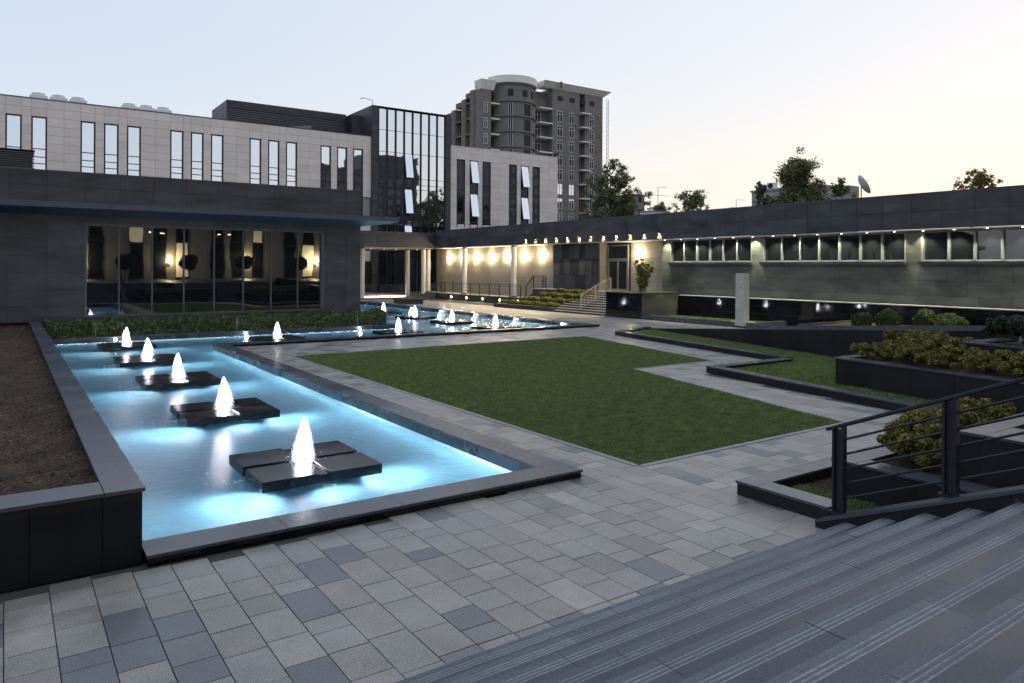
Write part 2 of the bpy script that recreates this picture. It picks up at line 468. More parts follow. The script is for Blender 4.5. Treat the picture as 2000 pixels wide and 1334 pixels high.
def panel_wall(parent, axis, plane, ub, vb, mat, holes=(), th=0.03, gap=0.014, name='cladding_panel', keep=None, stagger=0.0, bevel=0.0):
    """separate cladding panels on a plane. axis 'Y': the plane y = plane facing -y, u = x. axis 'X': the plane x = plane facing -x, u = y.
    Panels past `keep` are joined into one part of kind stuff."""
    cells = []
    for j in range(len(vb) - 1):
        us = list(ub)
        if stagger and j % 2: us = [ub[0]] + [u + stagger for u in ub[:-1]] + [ub[-1]]
        for i in range(len(us) - 1):
            rs = [(us[i], us[i + 1], vb[j], vb[j + 1])]
            for h in holes:
                rs = [q for r in rs for q in sub_rect(r, h)]
            cells += [r for r in rs if r[1] - r[0] > 0.08 and r[3] - r[2] > 0.06]
    cells.sort(key=lambda r: -(r[1] - r[0]) * (r[3] - r[2]))
    rest = MB()
    for k, (a0, a1, b0, b1) in enumerate(cells):
        a0 += gap / 2; a1 -= gap / 2; b0 += gap / 2; b1 -= gap / 2
        off = random.uniform(-0.002, 0.002)
        if axis == 'Y': bx = (a0, a1, plane - th + off, plane + off, b0, b1)
        else: bx = (plane - th + off, plane + off, a0, a1, b0, b1)
        if keep is None or k < keep: block(name, *bx, mat, parent, bevel)
        else: rest.box(*bx)
    if rest.v:
        o = rest.obj('far_panels', mat, parent)
        o['kind'] = 'stuff'
    return cells

def light(name, kind, loc, power, color, size=0.05, aim=None, spot=90, blend=0.5, parent=None):
    d = bpy.data.lights.new(name, kind)
    d.energy = power; d.color = color
    if kind in ('POINT', 'SPOT'): d.shadow_soft_size = size
    if kind == 'SPOT': d.spot_size = R(spot); d.spot_blend = blend
    if kind == 'AREA': d.size = size
    o = link(name, d, parent, loc)
    if aim is not None:
        o.rotation_euler = (Vector(aim)).to_track_quat('-Z', 'Y').to_euler()
    return o

def leaves(name, pts, nrm, size, mat, parent, kind=None, squash=0.55, jitter=0.9):
    """one mesh of folded leaf-sized faces at the given points (world)"""
    n = len(pts)
    org = np.array(worldloc(parent)) if parent is not None else np.zeros(3)
    d = nrm + rng.normal(0, jitter, (n, 3)); d /= np.linalg.norm(d, axis=1)[:, None] + 1e-9
    t = np.cross(d, rng.normal(0, 1, (n, 3))); t /= np.linalg.norm(t, axis=1)[:, None] + 1e-9
    b = np.cross(d, t)
    s = size * rng.uniform(0.6, 1.3, (n, 1))
    P = pts - org
    v = np.empty((n, 4, 3))
    v[:, 0] = P - t * s; v[:, 1] = P + b * s * squash + d * s * 0.25; v[:, 2] = P + t * s; v[:, 3] = P - b * s * squash + d * s * 0.25
    me = bpy.data.meshes.new(name)
    me.vertices.add(n * 4); me.vertices.foreach_set("co", v.reshape(-1))
    me.loops.add(n * 4); me.loops.foreach_set("vertex_index", np.arange(n * 4, dtype=np.int32))
    me.polygons.add(n); me.polygons.foreach_set("loop_start", np.arange(0, n * 4, 4, dtype=np.int32))
    me.polygons.foreach_set("loop_total", np.full(n, 4, dtype=np.int32))
    me.materials.append(mat); me.update(calc_edges=True)
    o = link(name, me, parent, tuple(org))
    if kind: o['kind'] = kind
    return o

def grass(name, poly, z, density, h, mat, parent=None, width=0.007):
    """grass blades (one triangle each) over a plan polygon; joined, nobody could count them"""
    xs = [p[0] for p in poly]; ys = [p[1] for p in poly]
    area = (max(xs) - min(xs)) * (max(ys) - min(ys))
    n = int(area * density)
    px = rng.uniform(min(xs), max(xs), n); py = rng.uniform(min(ys), max(ys), n)
    ins = np.zeros(n, bool); j = len(poly) - 1
    for i in range(len(poly)):
        xi, yi = poly[i]; xj, yj = poly[j]
        c = ((yi > py) != (yj > py)) & (px < (xj - xi) * (py - yi) / (yj - yi + 1e-12) + xi)
        ins ^= c; j = i
    px, py = px[ins], py[ins]; n = len(px)
    px = px + rng.normal(0, 0.02, n); py = py + rng.normal(0, 0.02, n)
    a = rng.uniform(0, 2 * math.pi, n); hh = h * rng.uniform(0.5, 1.25, n)
    clump = 0.75 + 0.5 * (np.sin(px * 3.1 + np.sin(py * 2.3)) * np.sin(py * 2.7 + np.sin(px * 1.9)) * 0.5 + 0.5)
    hh *= clump
    lean = rng.uniform(0.0, 0.8, n) * hh; la = rng.uniform(0, 2 * math.pi, n)
    v = np.empty((n, 3, 3))
    v[:, 0] = np.stack([px - np.cos(a) * width, py - np.sin(a) * width, np.full(n, z)], 1)
    v[:, 1] = np.stack([px + np.cos(a) * width, py + np.sin(a) * width, np.full(n, z)], 1)
    v[:, 2] = np.stack([px + np.cos(la) * lean, py + np.sin(la) * lean, z + hh], 1)
    me = bpy.data.meshes.new(name)
    me.vertices.add(n * 3); me.vertices.foreach_set("co", v.reshape(-1))
    me.loops.add(n * 3); me.loops.foreach_set("vertex_index", np.arange(n * 3, dtype=np.int32))
    me.polygons.add(n); me.polygons.foreach_set("loop_start", np.arange(0, n * 3, 3, dtype=np.int32))
    me.polygons.foreach_set("loop_total", np.full(n, 3, dtype=np.int32))
    me.materials.append(mat); me.update(calc_edges=True)
    o = link(name, me, parent, (0, 0, 0))
    o['kind'] = 'stuff'
    return o

def inside_poly(x, y, poly):
    r = False; j = len(poly) - 1
    for i in range(len(poly)):
        xi, yi = poly[i]; xj, yj = poly[j]
        if (yi > y) != (yj > y) and x < (xj - xi) * (y - yi) / (yj - yi + 1e-12) + xi: r = not r
        j = i
    return r

# ================================================================== GROUND AND PLAZA
g = MB(); g.poly([(-1500, -1500, -0.8), (1500, -1500, -0.8), (1500, 1500, -0.8), (-1500, 1500, -0.8)])
ground = tag(g.obj("ground", M['ground']), kind='structure')

LAWN = [(7.95, 8.08), (13.43, 8.13), (15.28, 15.86), (18.79, 15.90), (20.70, 24.4), (7.92, 24.1)]
POOL = [(1.2, 8.47), (6.40, 8.47), (6.40, 28.60), (24.30, 28.60), (24.30, 57.0), (16.15, 57.0), (16.15, 33.58), (1.2, 33.58)]
b = MB()
for r in ((-14, 60, 1, 8.47), (6.42, 60, 8.47, 28.58), (24.32, 60, 28.58, 57.02), (-14, 60, 57.02, 84), (60, 90, 1, 84)):
    b.box(r[0], r[1], r[2], r[3], -0.7, -0.014)
pavement = tag(b.obj("pavement", M['joint']), kind='structure')

W = 0.344
def paved(x, y):
    if -2.4 < x < 6.8: return 4.3 < y < 8.09
    if 6.8 <= x < 24.85: ok = 4.3 < y < 28.2
    elif x < 31: ok = 9 < y < 62
    else: return False
    if 14.9 < x < 24.85 and 57.4 < y < 62: ok = True
    if x > 8.1 and y < 6.25: return False
    if x > 16.9 and y < 14.0: return False
    if x > 15.2 + (y - 7.2) * 0.17 and y < 14.0: return False
    if x > 20.6 and y < 14.4: return False
    if 20.5 + (y - 14.2) * 0.21 + 0.3 < x < 29.5 and y < 24.2 and y > 14.0: return False
    return ok
pieces = []
for k in range(-8, 92):
    xc = 0.01 + W * (k + 0.5)
    y = 4.3 + random.uniform(0, 0.4)
    while y < 62:
        L = random.choice((0.26, 0.35, 0.45, 0.45, 0.52, 0.6))
        if 6.8 <= xc and y < 8.0: L *= 1.15
        yc = y + L / 2
        if paved(xc, yc):
            y0, y1 = y, y + L
            if xc < 6.8: y1 = min(y1, 8.13)
            if not (inside_poly(xc, yc, LAWN) and inside_poly(xc - 0.3, yc - 0.3, LAWN) and inside_poly(xc + 0.3, yc + 0.3, LAWN)):
                if y1 - y0 > 0.06: pieces.append((xc, y0, y1))
        y += L
def seen(p):
    x, y = p[0], (p[1] + p[2]) / 2
    a = math.degrees(math.atan2(y, x)) - CAM_YAW
    d = math.hypot(x, y) * math.cos(R(a))
    return abs(a) < 36.5 and 3 / d < 0.575
inview = [p for p in pieces if seen(p)]
inview.sort(key=lambda p: math.hypot(p[0], (p[1] + p[2]) / 2))
near = set(inview[:300])
rest = MB()
for p in pieces:
    xc, y0, y1 = p
    z = random.uniform(-0.0015, 0.0015)
    j = 0.0065 if y0 < 14 else 0.009
    bx = (xc - W / 2 + 0.004, xc + W / 2 - 0.004, y0 + j * 0.5, y1 - j * 0.5)
    if p in near:
        L = round(bx[3] - bx[2], 2)
        link('paver', boxmesh('paver', W - 0.008, L, 0.03, M['paver'], 0.002), pavement, (xc, (y0 + y1) / 2, z - 0.015), (0, 0, random.uniform(-0.002, 0.002)))
    else:
        rest.box(bx[0], bx[1], bx[2], bx[3], z - 0.03, z)
o = rest.obj('distant_pavers', M['paver'], pavement); o['kind'] = 'stuff'

# lawn with its pale edging stones
b = MB(); b.prism(LAWN, -0.02, 0.012)
lawn = tag(b.obj("lawn", M['soil']), kind='structure')
n = len(LAWN)
for i in range(n):
    p, q = Vector(LAWN[i]), Vector(LAWN[(i + 1) % n])
    d = (q - p).normalized(); nn = Vector((d.y, -d.x))
    k = max(1, round((q - p).length / 1.0)); st = (q - p).length / k
    for s in range(k):
        c = p + d * (st * (s + 0.5)) + nn * 0.055
        link('edging_stone', boxmesh('edging_stone', st - 0.006, 0.10, 0.05, M['edging'], 0.002), lawn, (c.x, c.y, -0.012), (0, 0, math.atan2(d.y, d.x)))
NEARL = [(7.95, 8.08), (13.43, 8.13), (14.4, 12.2), (7.94, 12.2)]
FARL = [(7.94, 12.2), (14.4, 12.2), (15.28, 15.86), (18.79, 15.90), (20.70, 24.4), (7.92, 24.1)]
grass('grass', NEARL, 0.008, 5200, 0.036, M['lawn'], lawn, 0.0055)
grass('grass', FARL, 0.008, 2500, 0.042, M['lawn'], lawn, 0.008)

# ================================================================== POOL
pool = thing("fountain_pool", "L-shaped shallow blue pool with dark stone rim and a double row of fountains", "pool", (6.4, 8.47, 0))
b = MB(); b.poly([(x, y, -0.42) for x, y in POOL])
b.obj('pool_floor', M['pool_tile'], pool)
n = len(POOL)
for i in range(n):
    (x0, y0), (x1, y1) = POOL[i], POOL[(i + 1) % n]
    dx, dy = x1 - x0, y1 - y0; L = math.hypot(dx, dy); dx /= L; dy /= L
    nx, ny = dy, -dx                                    # outwards
    def strip(za, zb, t, mat, nm):
        w = MB()
        w.prism([(x0 + nx * t, y0 + ny * t), (x1 + nx * t, y1 + ny * t), (x1, y1), (x0, y0)], za, zb)
        w.obj(nm, mat, pool)
    strip(-0.45, -0.118, 0.10, M['wall_tile'], 'basin_wall')
    k = max(1, round(L / 1.3)); st = L / k
    for s in range(k):
        a0, a1 = s * st + 0.004, (s + 1) * st - 0.004
        w = MB()
        w.prism([(x0 + dx * a0 + nx * 0.09, y0 + dy * a0 + ny * 0.09), (x0 + dx * a1 + nx * 0.09, y0 + dy * a1 + ny * 0.09),
                 (x0 + dx * a1 - nx * 0.03, y0 + dy * a1 - ny * 0.03), (x0 + dx * a0 - nx * 0.03, y0 + dy * a0 - ny * 0.03)], -0.117, 0.078)
        w.obj('rim_facing', M['rim'], pool)
def coping_run(x0, y0, x1, y1, L0, z0, z1, mat, parent, name='coping_slab'):
    """a straight run of coping slabs filling the plan rectangle"""
    if abs(x1 - x0) > abs(y1 - y0):
        k = max(1, round(abs(x1 - x0) / L0)); st = (x1 - x0) / k
        for s in range(k): block(name, x0 + s * st + 0.0015, x0 + (s + 1) * st - 0.0015, y0, y1, z0, z1, mat, parent, 0.003)
    else:
        k = max(1, round(abs(y1 - y0) / L0)); st = (y1 - y0) / k
        for s in range(k): block(name, x0, x1, y0 + s * st + 0.0015, y0 + (s + 1) * st - 0.0015, z0, z1, mat, parent, 0.003)
CZ0, CZ1 = 0.08, 0.115
coping_run(1.175, 8.05, 6.815, 8.525, 1.4, CZ0, CZ1, M['coping'], pool)
coping_run(6.345, 8.527, 6.815, 28.19, 1.4, CZ0, CZ1, M['coping'], pool)
coping_run(6.345, 28.193, 24.95, 28.645, 1.4, CZ0, CZ1, M['coping'], pool)
coping_run(24.255, 28.648, 24.88, 57.0, 1.4, CZ0, CZ1, M['coping'], pool)
coping_run(1.2, 33.54, 16.205, 33.92, 1.4, CZ0, CZ1, M['coping'], pool)
coping_run(15.80, 33.923, 16.205, 57.0, 1.4, CZ0, CZ1, M['coping'], pool)
coping_run(15.80, 57.003, 24.88, 57.4, 1.4, CZ0, CZ1, M['coping'], pool)
for r in ((1.19, 6.795, 8.075, 8.38), (6.49, 6.795, 8.38, 28.21), (6.49, 24.93, 28.21, 28.51), (24.39, 24.86, 28.52, 57.0), (1.2, 15.82, 33.67, 33.90), (15.82, 16.06, 33.90, 57.0)):
    block('rim_base', r[0], r[1], r[2], r[3], -0.12, 0.0795, M['black'], pool)
# lines of light under the rim
for a, c in (((6.378, 9.0), (6.398, 28.5)), ((1.3, 33.556), (16.1, 33.576)), ((24.276, 29.0), (24.296, 56.8))):
    block('light_strip', a[0], c[0], a[1], c[1], -0.126, -0.119, M['strip'], pool)
b = MB(); b.poly([(x, y, -0.105) for x, y in POOL])
water = tag(b.obj("water", M['water']), kind='structure')
for nm, pts in (('far', [(24.25, y) for y in (30.45, 34.8, 39.2, 43.6, 47.9)]), ('hedge', [(x, 33.53) for x in (3.72, 8.85, 14.2)])):
    for x, y in pts:
        w = MB()
        if nm == 'far': w.tube((x + 0.02, y, 0.0), (x - 0.012, y, 0.0), 0.055, n=12)
        else: w.tube((x, y + 0.02, 0.0), (x, y - 0.012, 0.0), 0.055, n=12)
        w.obj('rim_lamp', M['pool_lamp'], pool)
        light('rim_lamp_light', 'POINT', (x - 0.12, y, 0.0) if nm == 'far' else (x, y - 0.12, 0.0), 10.0, (0.8, 0.9, 1), 0.04)

def fountain(cx, cy, label, lamps=True, h=0.66):
    t = thing("fountain", label, "fountain", (cx, cy, -0.085), "fountains on dark stone blocks in the pool")
    for sx in (-1, 1):
        for sy in (-1, 1):
            dz = random.uniform(-0.003, 0.003)
            x0, x1 = sorted((cx + sx * 0.085, cx + sx * 0.885)); y0, y1 = sorted((cy + sy * 0.065, cy + sy * 0.885))
            block('stone_block', x0, x1, y0, y1, -0.085, 0.06 + dz, M['pad'], t, 0.004)
    block('channel_bar', cx - 0.083, cx + 0.083, cy - 0.86, cy + 0.86, -0.083, 0.035, M['pad'], t, 0.003)
    block('cross_bar', cx - 0.80, cx - 0.085, cy - 0.063, cy + 0.063, -0.083, 0.022, M['pad'], t)
    block('cross_bar', cx + 0.085, cx + 0.80, cy - 0.063, cy + 0.063, -0.083, 0.022, M['pad'], t)
    for q in range(4):
        a = q * math.pi / 2 + 0.785
        block('support_leg', cx + math.cos(a) * 0.7 - 0.05, cx + math.cos(a) * 0.7 + 0.05, cy + math.sin(a) * 0.7 - 0.05, cy + math.sin(a) * 0.7 + 0.05, -0.42, -0.084, M['dark_back'], t)
    k = h / 0.66
    prof = [(0.140, 0.0), (0.122, 0.05), (0.113, 0.15), (0.103, 0.27), (0.088, 0.39), (0.067, 0.50), (0.044, 0.58), (0.024, 0.635), (0.004, 0.665)]
    w = MB(); w.lathe((cx, cy, 0.036), [(r, z * k) for r, z in prof], 22)
    ph = random.uniform(0, 6)
    vv = []
    for x, y, z in w.v:
        zz = z - 0.036; a = math.atan2(y - cy, x - cx); r = math.hypot(x - cx, y - cy)
        f = 1 + 0.10 * math.sin(3 * a + ph + zz * 5) + 0.07 * math.sin(7 * a + ph * 2 + zz * 14) + random.uniform(-0.07, 0.07)
        vv.append((cx + (x - cx) * f + 0.012 * math.sin(zz * 9 + ph), cy + (y - cy) * f, z + 0.015 * math.sin(2 * a + ph) * zz))
    w.v = vv
    w.obj('water_jet', M['foam'], t, smooth=True)
    for sc_, zs in ((1.22, 1.02), (1.5, 0.8)):
        u = MB(); u.f, u.m = list(w.f), list(w.m)
        u.v = [(cx + (x - cx) * sc_, cy + (y - cy) * sc_, 0.036 + (z - 0.036) * zs) for x, y, z in vv]
        u.obj('water_veil', M['veil'], t, smooth=True)
    w = MB()
    for q in range(70):                                  # threads of water falling outwards round the core
        a = random.uniform(0, 6.28); z0 = h * random.uniform(0.25, 0.97); v = random.uniform(0.05, 0.16); r0 = 0.11 * (1 - z0 / h) + 0.01
        pr_ = None
        for i in range(6):
            u = i / 5 * random.uniform(0.6, 1.0); r = r0 + v * u * (1.15 - 0.6 * z0 / h)
            p = Vector((cx + math.cos(a) * r, cy + math.sin(a) * r, max(0.037, 0.036 + z0 * (1 - u * u))))
            if pr_ is not None and (p - pr_).length > 0.004: w.tube(pr_, p, 0.0035, 0.0022, 4, caps=False)
            pr_ = p
    for q in range(60):
        a = random.uniform(0, 6.28); r = abs(random.gauss(0.17, 0.07)); z = random.uniform(0.0, 0.14)
        p = (cx + math.cos(a) * r, cy + math.sin(a) * r, 0.064 + z)
        w.tube(p, (p[0] + 0.003, p[1], p[2] - 0.012), 0.004, 0.001, 4)
    o = w.obj('splash_drops', M['foam'], t); o['kind'] = 'stuff'
    light('jet_light', 'POINT', (cx, cy, 0.20), JET_W, (0.92, 0.90, 1.0), 0.05)
    light('jet_light', 'POINT', (cx, cy, 0.42), JET_W * 0.5, (0.92, 0.90, 1.0), 0.03)
    if lamps:
        for sx in (-1, 1):
            light('underwater_light', 'SPOT', (cx + sx * 0.80, cy - 0.62, -0.19), UW_W, (0.90, 0.96, 1.0), 0.05, (sx * 0.66, -0.42, -0.62), 158, 1.0)
        light('underwater_light', 'SPOT', (cx + 0.1, cy - 0.82, -0.18), UW_W * 0.25, (0.88, 0.93, 1.0), 0.04, (0.1, -0.7, -0.7), 150, 1.0)
JET_W, UW_W = 50.0, 300.0
names = ["nearest fountain jet on its four dark blocks, in front of the pool corner", "second fountain jet from the near pool rim, on a four-block stone pad",
         "third fountain jet from the near pool rim, middle of the long row", "fourth fountain jet from the near pool rim, second before the hedge",
         "fifth fountain jet, last of the long row and closest to the hedge"]
for i in range(5): fountain(3.77, 11.0 + 4.93 * i, names[i])
fountain(9.3, 30.5, "fountain jet in the narrow channel below the middle of the wide pavilion window")
fountain(14.8, 30.5, "fountain jet in the narrow channel just right of where the hedge ends")
for i, y in enumerate((30.5, 34.8, 39.2, 43.6)):
    fountain(20.1, y, ["rightmost fountain jet near the sharp pool corner", "fountain jet second from the right, in the far arm of the pool",
                       "fountain jet in front of the low dark bench, in the far arm of the pool", "farthest fountain jet beside the pavilion corner, behind the hedge end"][i])
# splashes thrown out at the block corners
w = MB()
for cx, cy in ((2.87, 10.95), (3.9, 10.02), (2.87, 15.9), (2.88, 20.85), (2.88, 25.8)):
    for q in range(40):
        a = random.uniform(2.4, 4.6); r = abs(random.gauss(0, 0.22)); x, y = cx + math.cos(a) * r, cy + math.sin(a) * r
        w.tube((x, y, -0.103), (x + math.cos(a) * 0.03, y + math.sin(a) * 0.03, -0.095), 0.004, 0.001, 4)
tag(w.obj("splash_drops", M['foam']), kind='stuff')

# ================================================================== LEFT PLANTER, HEDGE
pl = thing("planter", "long dark granite planter filled with bare brown soil, left of the pool", "planter", (1.17, 8.15, 0))
block('wall_core', -6, 1.13, 8.19, 34.9, -0.1, 0.52, M['dark_back'], pl)
block('wall_core', 0.87, 1.13, 8.6, 34.9, 0.52, 0.735, M['dark_back'], pl)
block('wall_core', -6, 1.13, 8.19, 8.55, 0.52, 0.735, M['dark_back'], pl)
xs = [-3.4, -2.65, -1.9, -1.15, -0.40, 0.205, 0.80, 1.155]
for i in range(len(xs) - 1): block('facing_panel', xs[i] + 0.003, xs[i + 1] - 0.003, 8.17, 8.19, 0.0, 0.737, M['black_matte'], pl, 0.002)
ys = frange(8.17, 34.9, 0.9)
for i in range(len(ys) - 1):
    block('facing_panel', 1.13, 1.152, ys[i] + 0.003, ys[i + 1] - 0.003, -0.42, 0.737, M['black_matte'], pl)
    if ys[i] > 8.5: block('facing_panel', 0.848, 0.87, ys[i] + 0.003, ys[i + 1] - 0.003, 0.5, 0.737, M['black_matte'], pl)
for i in range(len(xs) - 2): block('facing_panel', xs[i] + 0.003, xs[i + 1] - 0.003, 8.55, 8.572, 0.5, 0.737, M['black_matte'], pl)
coping_run(0.815, 8.13, 1.175, 34.88, 1.3, 0.74, 0.78, M['coping'], pl)
coping_run(-6, 8.13, 0.812, 8.60, 1.3, 0.74, 0.78, M['coping'], pl)
coping_run(-6, 34.67, 0.812, 34.98, 1.3, 0.74, 0.78, M['coping'], pl)
gx = np.linspace(-6, 0.86, 70); gy = np.linspace(8.56, 34.7, 260)
b = MB(); k0 = 0
zz = 0.016 * rng.standard_normal((70, 260)) + 0.014 * np.sin(np.arange(70)[:, None] * 0.9 + np.sin(np.arange(260)[None, :] * 0.7)) * np.sin(np.arange(260)[None, :] * 0.53)
for i in range(70):
    for j in range(260): b.v.append((gx[i], gy[j], 0.615 + zz[i, j]))
for i in range(69):
    for j in range(259):
        k = i * 260 + j; b.f.append((k, k + 260, k + 261, k + 1)); b.m.append(0)
o = b.obj('soil', M['soil'], pl, smooth=True)
w = MB()
for q in range(420):
    x, y = random.uniform(-3.5, 0.8), random.uniform(8.6, 30); s = random.uniform(0.006, 0.02)
    w.tube((x, y, 0.61), (x + s, y + s * 0.5, 0.632 + s * 0.6), s * 0.8, s * 0.3, 5)
o = w.obj('stone_chips', M['coping'], pl); o['kind'] = 'stuff'

hd = thing("hedge", "long low clipped dark green hedge along the foot of the pavilion window", "hedge", (8.6, 34.4, 0.0))
block('soil_bed', 1.2, 15.78, 33.92, 34.98, -0.2, 0.09, M['soil'], hd)
n = 46000
px = rng.uniform(1.35, 15.85, n); py = rng.uniform(0, 1, n); pz = rng.uniform(0, 1, n)
top = 0.66 + 0.06 * np.sin(px * 2.1) + 0.05 * np.sin(px * 5.3 + 1) + 0.03 * np.sin(px * 11)
edge = np.abs(py - 0.5) * 2
surf = rng.random(n) < 0.7
pzz = np.where(surf, np.where(rng.random(n) < 0.5, 1.0 - 0.18 * rng.random(n) ** 2, pz), pz)
front = surf & (pzz < 0.82)
py = np.where(front, rng.random(n) ** 2 * 0.15, py)
bul = 0.06 * np.sin(px * 3.3) + 0.04 * np.sin(px * 7.9)
P_ = np.stack([px, 33.98 + bul + py * 0.95 + 0.12 * (pzz > 0.85) * (py < 0.1), 0.10 + pzz * (top - 0.06 * edge)], 1)
N_ = np.stack([np.zeros(n), np.where(front, -1.0, 0.0), np.where(front, 0.5, 1.0)], 1)
leaves('foliage', P_, N_, 0.062, M['hedge_leaf'], hd, 'stuff', jitter=1.2)
w = MB()
for q in range(60):
    x = 1.5 + q * 0.24; w.tube((x, 34.3, 0.05), (x + random.uniform(-0.1, 0.1), 34.35, 0.5), 0.012, 0.006, 5)
o = w.obj('stems', M['bark'], hd); o['kind'] = 'stuff'
for x, lb in ((3.04, "thin grey upright pipe in the hedge near the planter wall"), (8.55, "thin grey upright pipe in the middle of the hedge"), (14.25, "thin grey upright pipe near the hedge's right end")):
    w = MB(); w.tube((x, 33.93, 0.1), (x, 33.93, 0.62), 0.03, n=10); w.tube((x, 33.93, 0.62), (x, 33.93, 0.66), 0.038, n=10)
    tag(w.obj("garden_pipe", M['metal_grey']), lb, "pipe", "pipes standing in the hedge")

# ================================================================== PAVILION (left)
pv = thing("pavilion", "dark grey stone pavilion with one wide mirror-like window behind the hedge", "building", (14.85, 35.0, 0))
WX0, WX1, WZ0, WZ1 = 2.73, 12.93, 0.83, 4.72
for r in ((-14, WX0, 0, 6.78), (WX1, 14.83, 0, 6.78), (WX0, WX1, 0, WZ0), (WX0, WX1, WZ1, 6.78)):
    block('wall_core', r[0], r[1], 35.03, 35.5, r[2], r[3], M['dark_back'], pv)
block('side_wall', 14.45, 14.83, 35.5, 55, 0, 6.78, M['clad'], pv)
block('roof', -14, 14.83, 35.5, 55, 6.4, 6.74, M['dark_back'], pv)
block('back_wall', -14, 14.45, 54.6, 55, 0, 6.4, M['dark_back'], pv)
ub = [2.73 + 1.3 * k for k in range(-7, 9)] + [14.1, 14.85]
vb = [0, 0.64, 1.32, 2.0, 2.68, 3.36, 4.04, 4.72, 5.16, 5.56, 6.19, 6.80]
panel_wall(pv, 'Y', 35.02, ub, vb, M['clad'], [(WX0, WX1, WZ0, WZ1)], gap=0.010)
block('parapet_cap', -14, 14.87, 34.97, 35.5, 6.785, 6.83, M['metal_frame'], pv)
wf = MB()
fd = 0.09
wf.box(WX0, WX1, 34.96, 35.14, WZ1 - fd, WZ1); wf.box(WX0, WX1, 34.96, 35.14, WZ0, WZ0 + fd)
wf.box(WX0, WX0 + fd, 34.96, 35.14, WZ0 + fd, WZ1 - fd); wf.box(WX1 - fd * 1.6, WX1, 34.96, 35.14, WZ0 + fd, WZ1 - fd)
win = wf.obj('window_frame', M['metal_frame'], pv)
st = (WX1 - WX0) / 8
for k in range(8):
    x0 = WX0 + st * k; x1 = x0 + st
    w = MB(); w.box(x0 + 0.02, x1 - 0.02, 0, 0.012, WZ0 + 0.05, WZ1 - 0.05)
    tl = random.uniform(-0.0006, 0.0006)
    w.v = [(x, 35.09 + y + (x - x0) * tl, z) for x, y, z in w.v]
    w.obj('pane', M['glass_dark'], win)
    if k: block('mullion', x0 - 0.032, x0 + 0.032, 35.02, 35.088, WZ0 + fd, WZ1 - fd, M['metal_frame'], win)
cn = MB()
for (x0, x1) in ((-14, 14.85),):
    cn.hexa([(x0, 33.9, 5.27), (x1, 33.9, 5.27), (x1, 34.98, 5.02), (x0, 34.98, 5.02), (x0, 33.9, 5.50), (x1, 33.9, 5.50), (x1, 34.98, 5.52), (x0, 34.98, 5.52)])
cn.hexa([(14.85, 33.9, 5.27), (16.5, 33.9, 5.27), (16.5, 34.98, 5.22), (14.85, 34.98, 5.02), (14.85, 33.9, 5.50), (16.5, 33.9, 5.50), (16.5, 34.98, 5.52), (14.85, 34.98, 5.52)])
canopy = cn.obj('canopy', M['canopy'], pv)
for x in (0.7, 3.6, 6.7, 9.9, 12.8): block('canopy_joint', x - 0.006, x + 0.006, 33.893, 33.899, 5.275, 5.495, M['dark_back'], canopy)
lv = thing("roof_louvre", "black slatted louvre box on the pavilion roof at the left edge", "louvre", (1.0, 35.8, 6.8))
block('core', -6, 0.94, 35.86, 38, 6.8, 7.6, M['dark_void'], lv)
for k in range(9): block('slat', -6, 1.0, 35.80, 35.85, 6.83 + k * 0.09, 6.875 + k * 0.09, M['metal_frame'], lv)
block('cap', -6, 1.02, 35.78, 38, 7.64, 7.68, M['metal_dark'], lv)

# ================================================================== WHITE OFFICE BUILDING
ob = thing("office_building", "long pale panelled office building with tall narrow windows and a dark glass tower", "building", (35.2, 80.0, 0))
TOP = 18.15
WINX = [(0.06, 1.27), (2.0, 3.21), (5.88, 7.1), (7.82, 9.05), (9.78, 10.99), (13.64, 14.87), (15.57, 16.78), (17.5, 18.73), (21.38, 22.59), (23.33, 24.53), (25.25, 26.47), (29.13, 30.34), (31.07, 32.26), (32.99, 34.2)]
WINR = [(46.77, 47.99), (48.68, 49.93), (50.58, 51.85), (54.73, 55.98), (56.63, 57.89), (58.56, 59.79)]
block('wall_core', -24, 35.2, 80.16, 94, 0, TOP - 0.04, M['panel_back'], ob)
block('wall_core', 45.75, 62.85, 80.16, 94, 0, TOP - 0.04, M['panel_back'], ob)
vb = [11.05, 11.83, 12.6, 13.38, 14.17, 14.95, 15.74, 16.57, 17.36, TOP]
def cols(a, c, wins):
    u = {a, c}
    for w0, w1 in wins: u |= {w0, w1}
    u = sorted(u); out = [u[0]]
    for q in u[1:]:
        L = q - out[-1]; k = max(1, round(L / 1.3)); s = out[-1]
        for t in range(1, k + 1): out.append(s + L * t / k)
    return out
holes = [(w0 - 0.0, w1 + 0.0, -1, 16.57) for w0, w1 in WINX]
panel_wall(ob, 'Y', 80.03, cols(-3.2, 35.2, WINX), vb, M['white_panel'], holes, th=0.05, gap=0.018, name='facade_panel', keep=190)
vbr = [8.4, 9.05, 9.7, 10.4] + vb
holes = [(w0, w1, -1, 16.57) for w0, w1 in WINR]
panel_wall(ob, 'Y', 80.03, cols(45.75, 62.88, WINR), vbr, M['white_panel'], holes, th=0.05, gap=0.018, name='facade_panel', keep=100)
block('lower_wall', 28, 35.2, 79.99, 80.1, 3.6, 8.0, M['white_panel'], ob)
block('lower_wall', 45.75, 62.88, 79.99, 80.1, 0.0, 8.38, M['white_panel'], ob)
block('roof_edge', -24, 35.22, 79.95, 80.5, TOP + 0.002, TOP + 0.10, M['metal_frame'], ob)
block('roof_edge', 45.73, 62.95, 79.95, 80.5, TOP + 0.002, TOP + 0.07, M['white_panel'], ob)
ZL = [16.5, 13.62, 12.88, 12.28, 9.36, 8.67, 7.93]
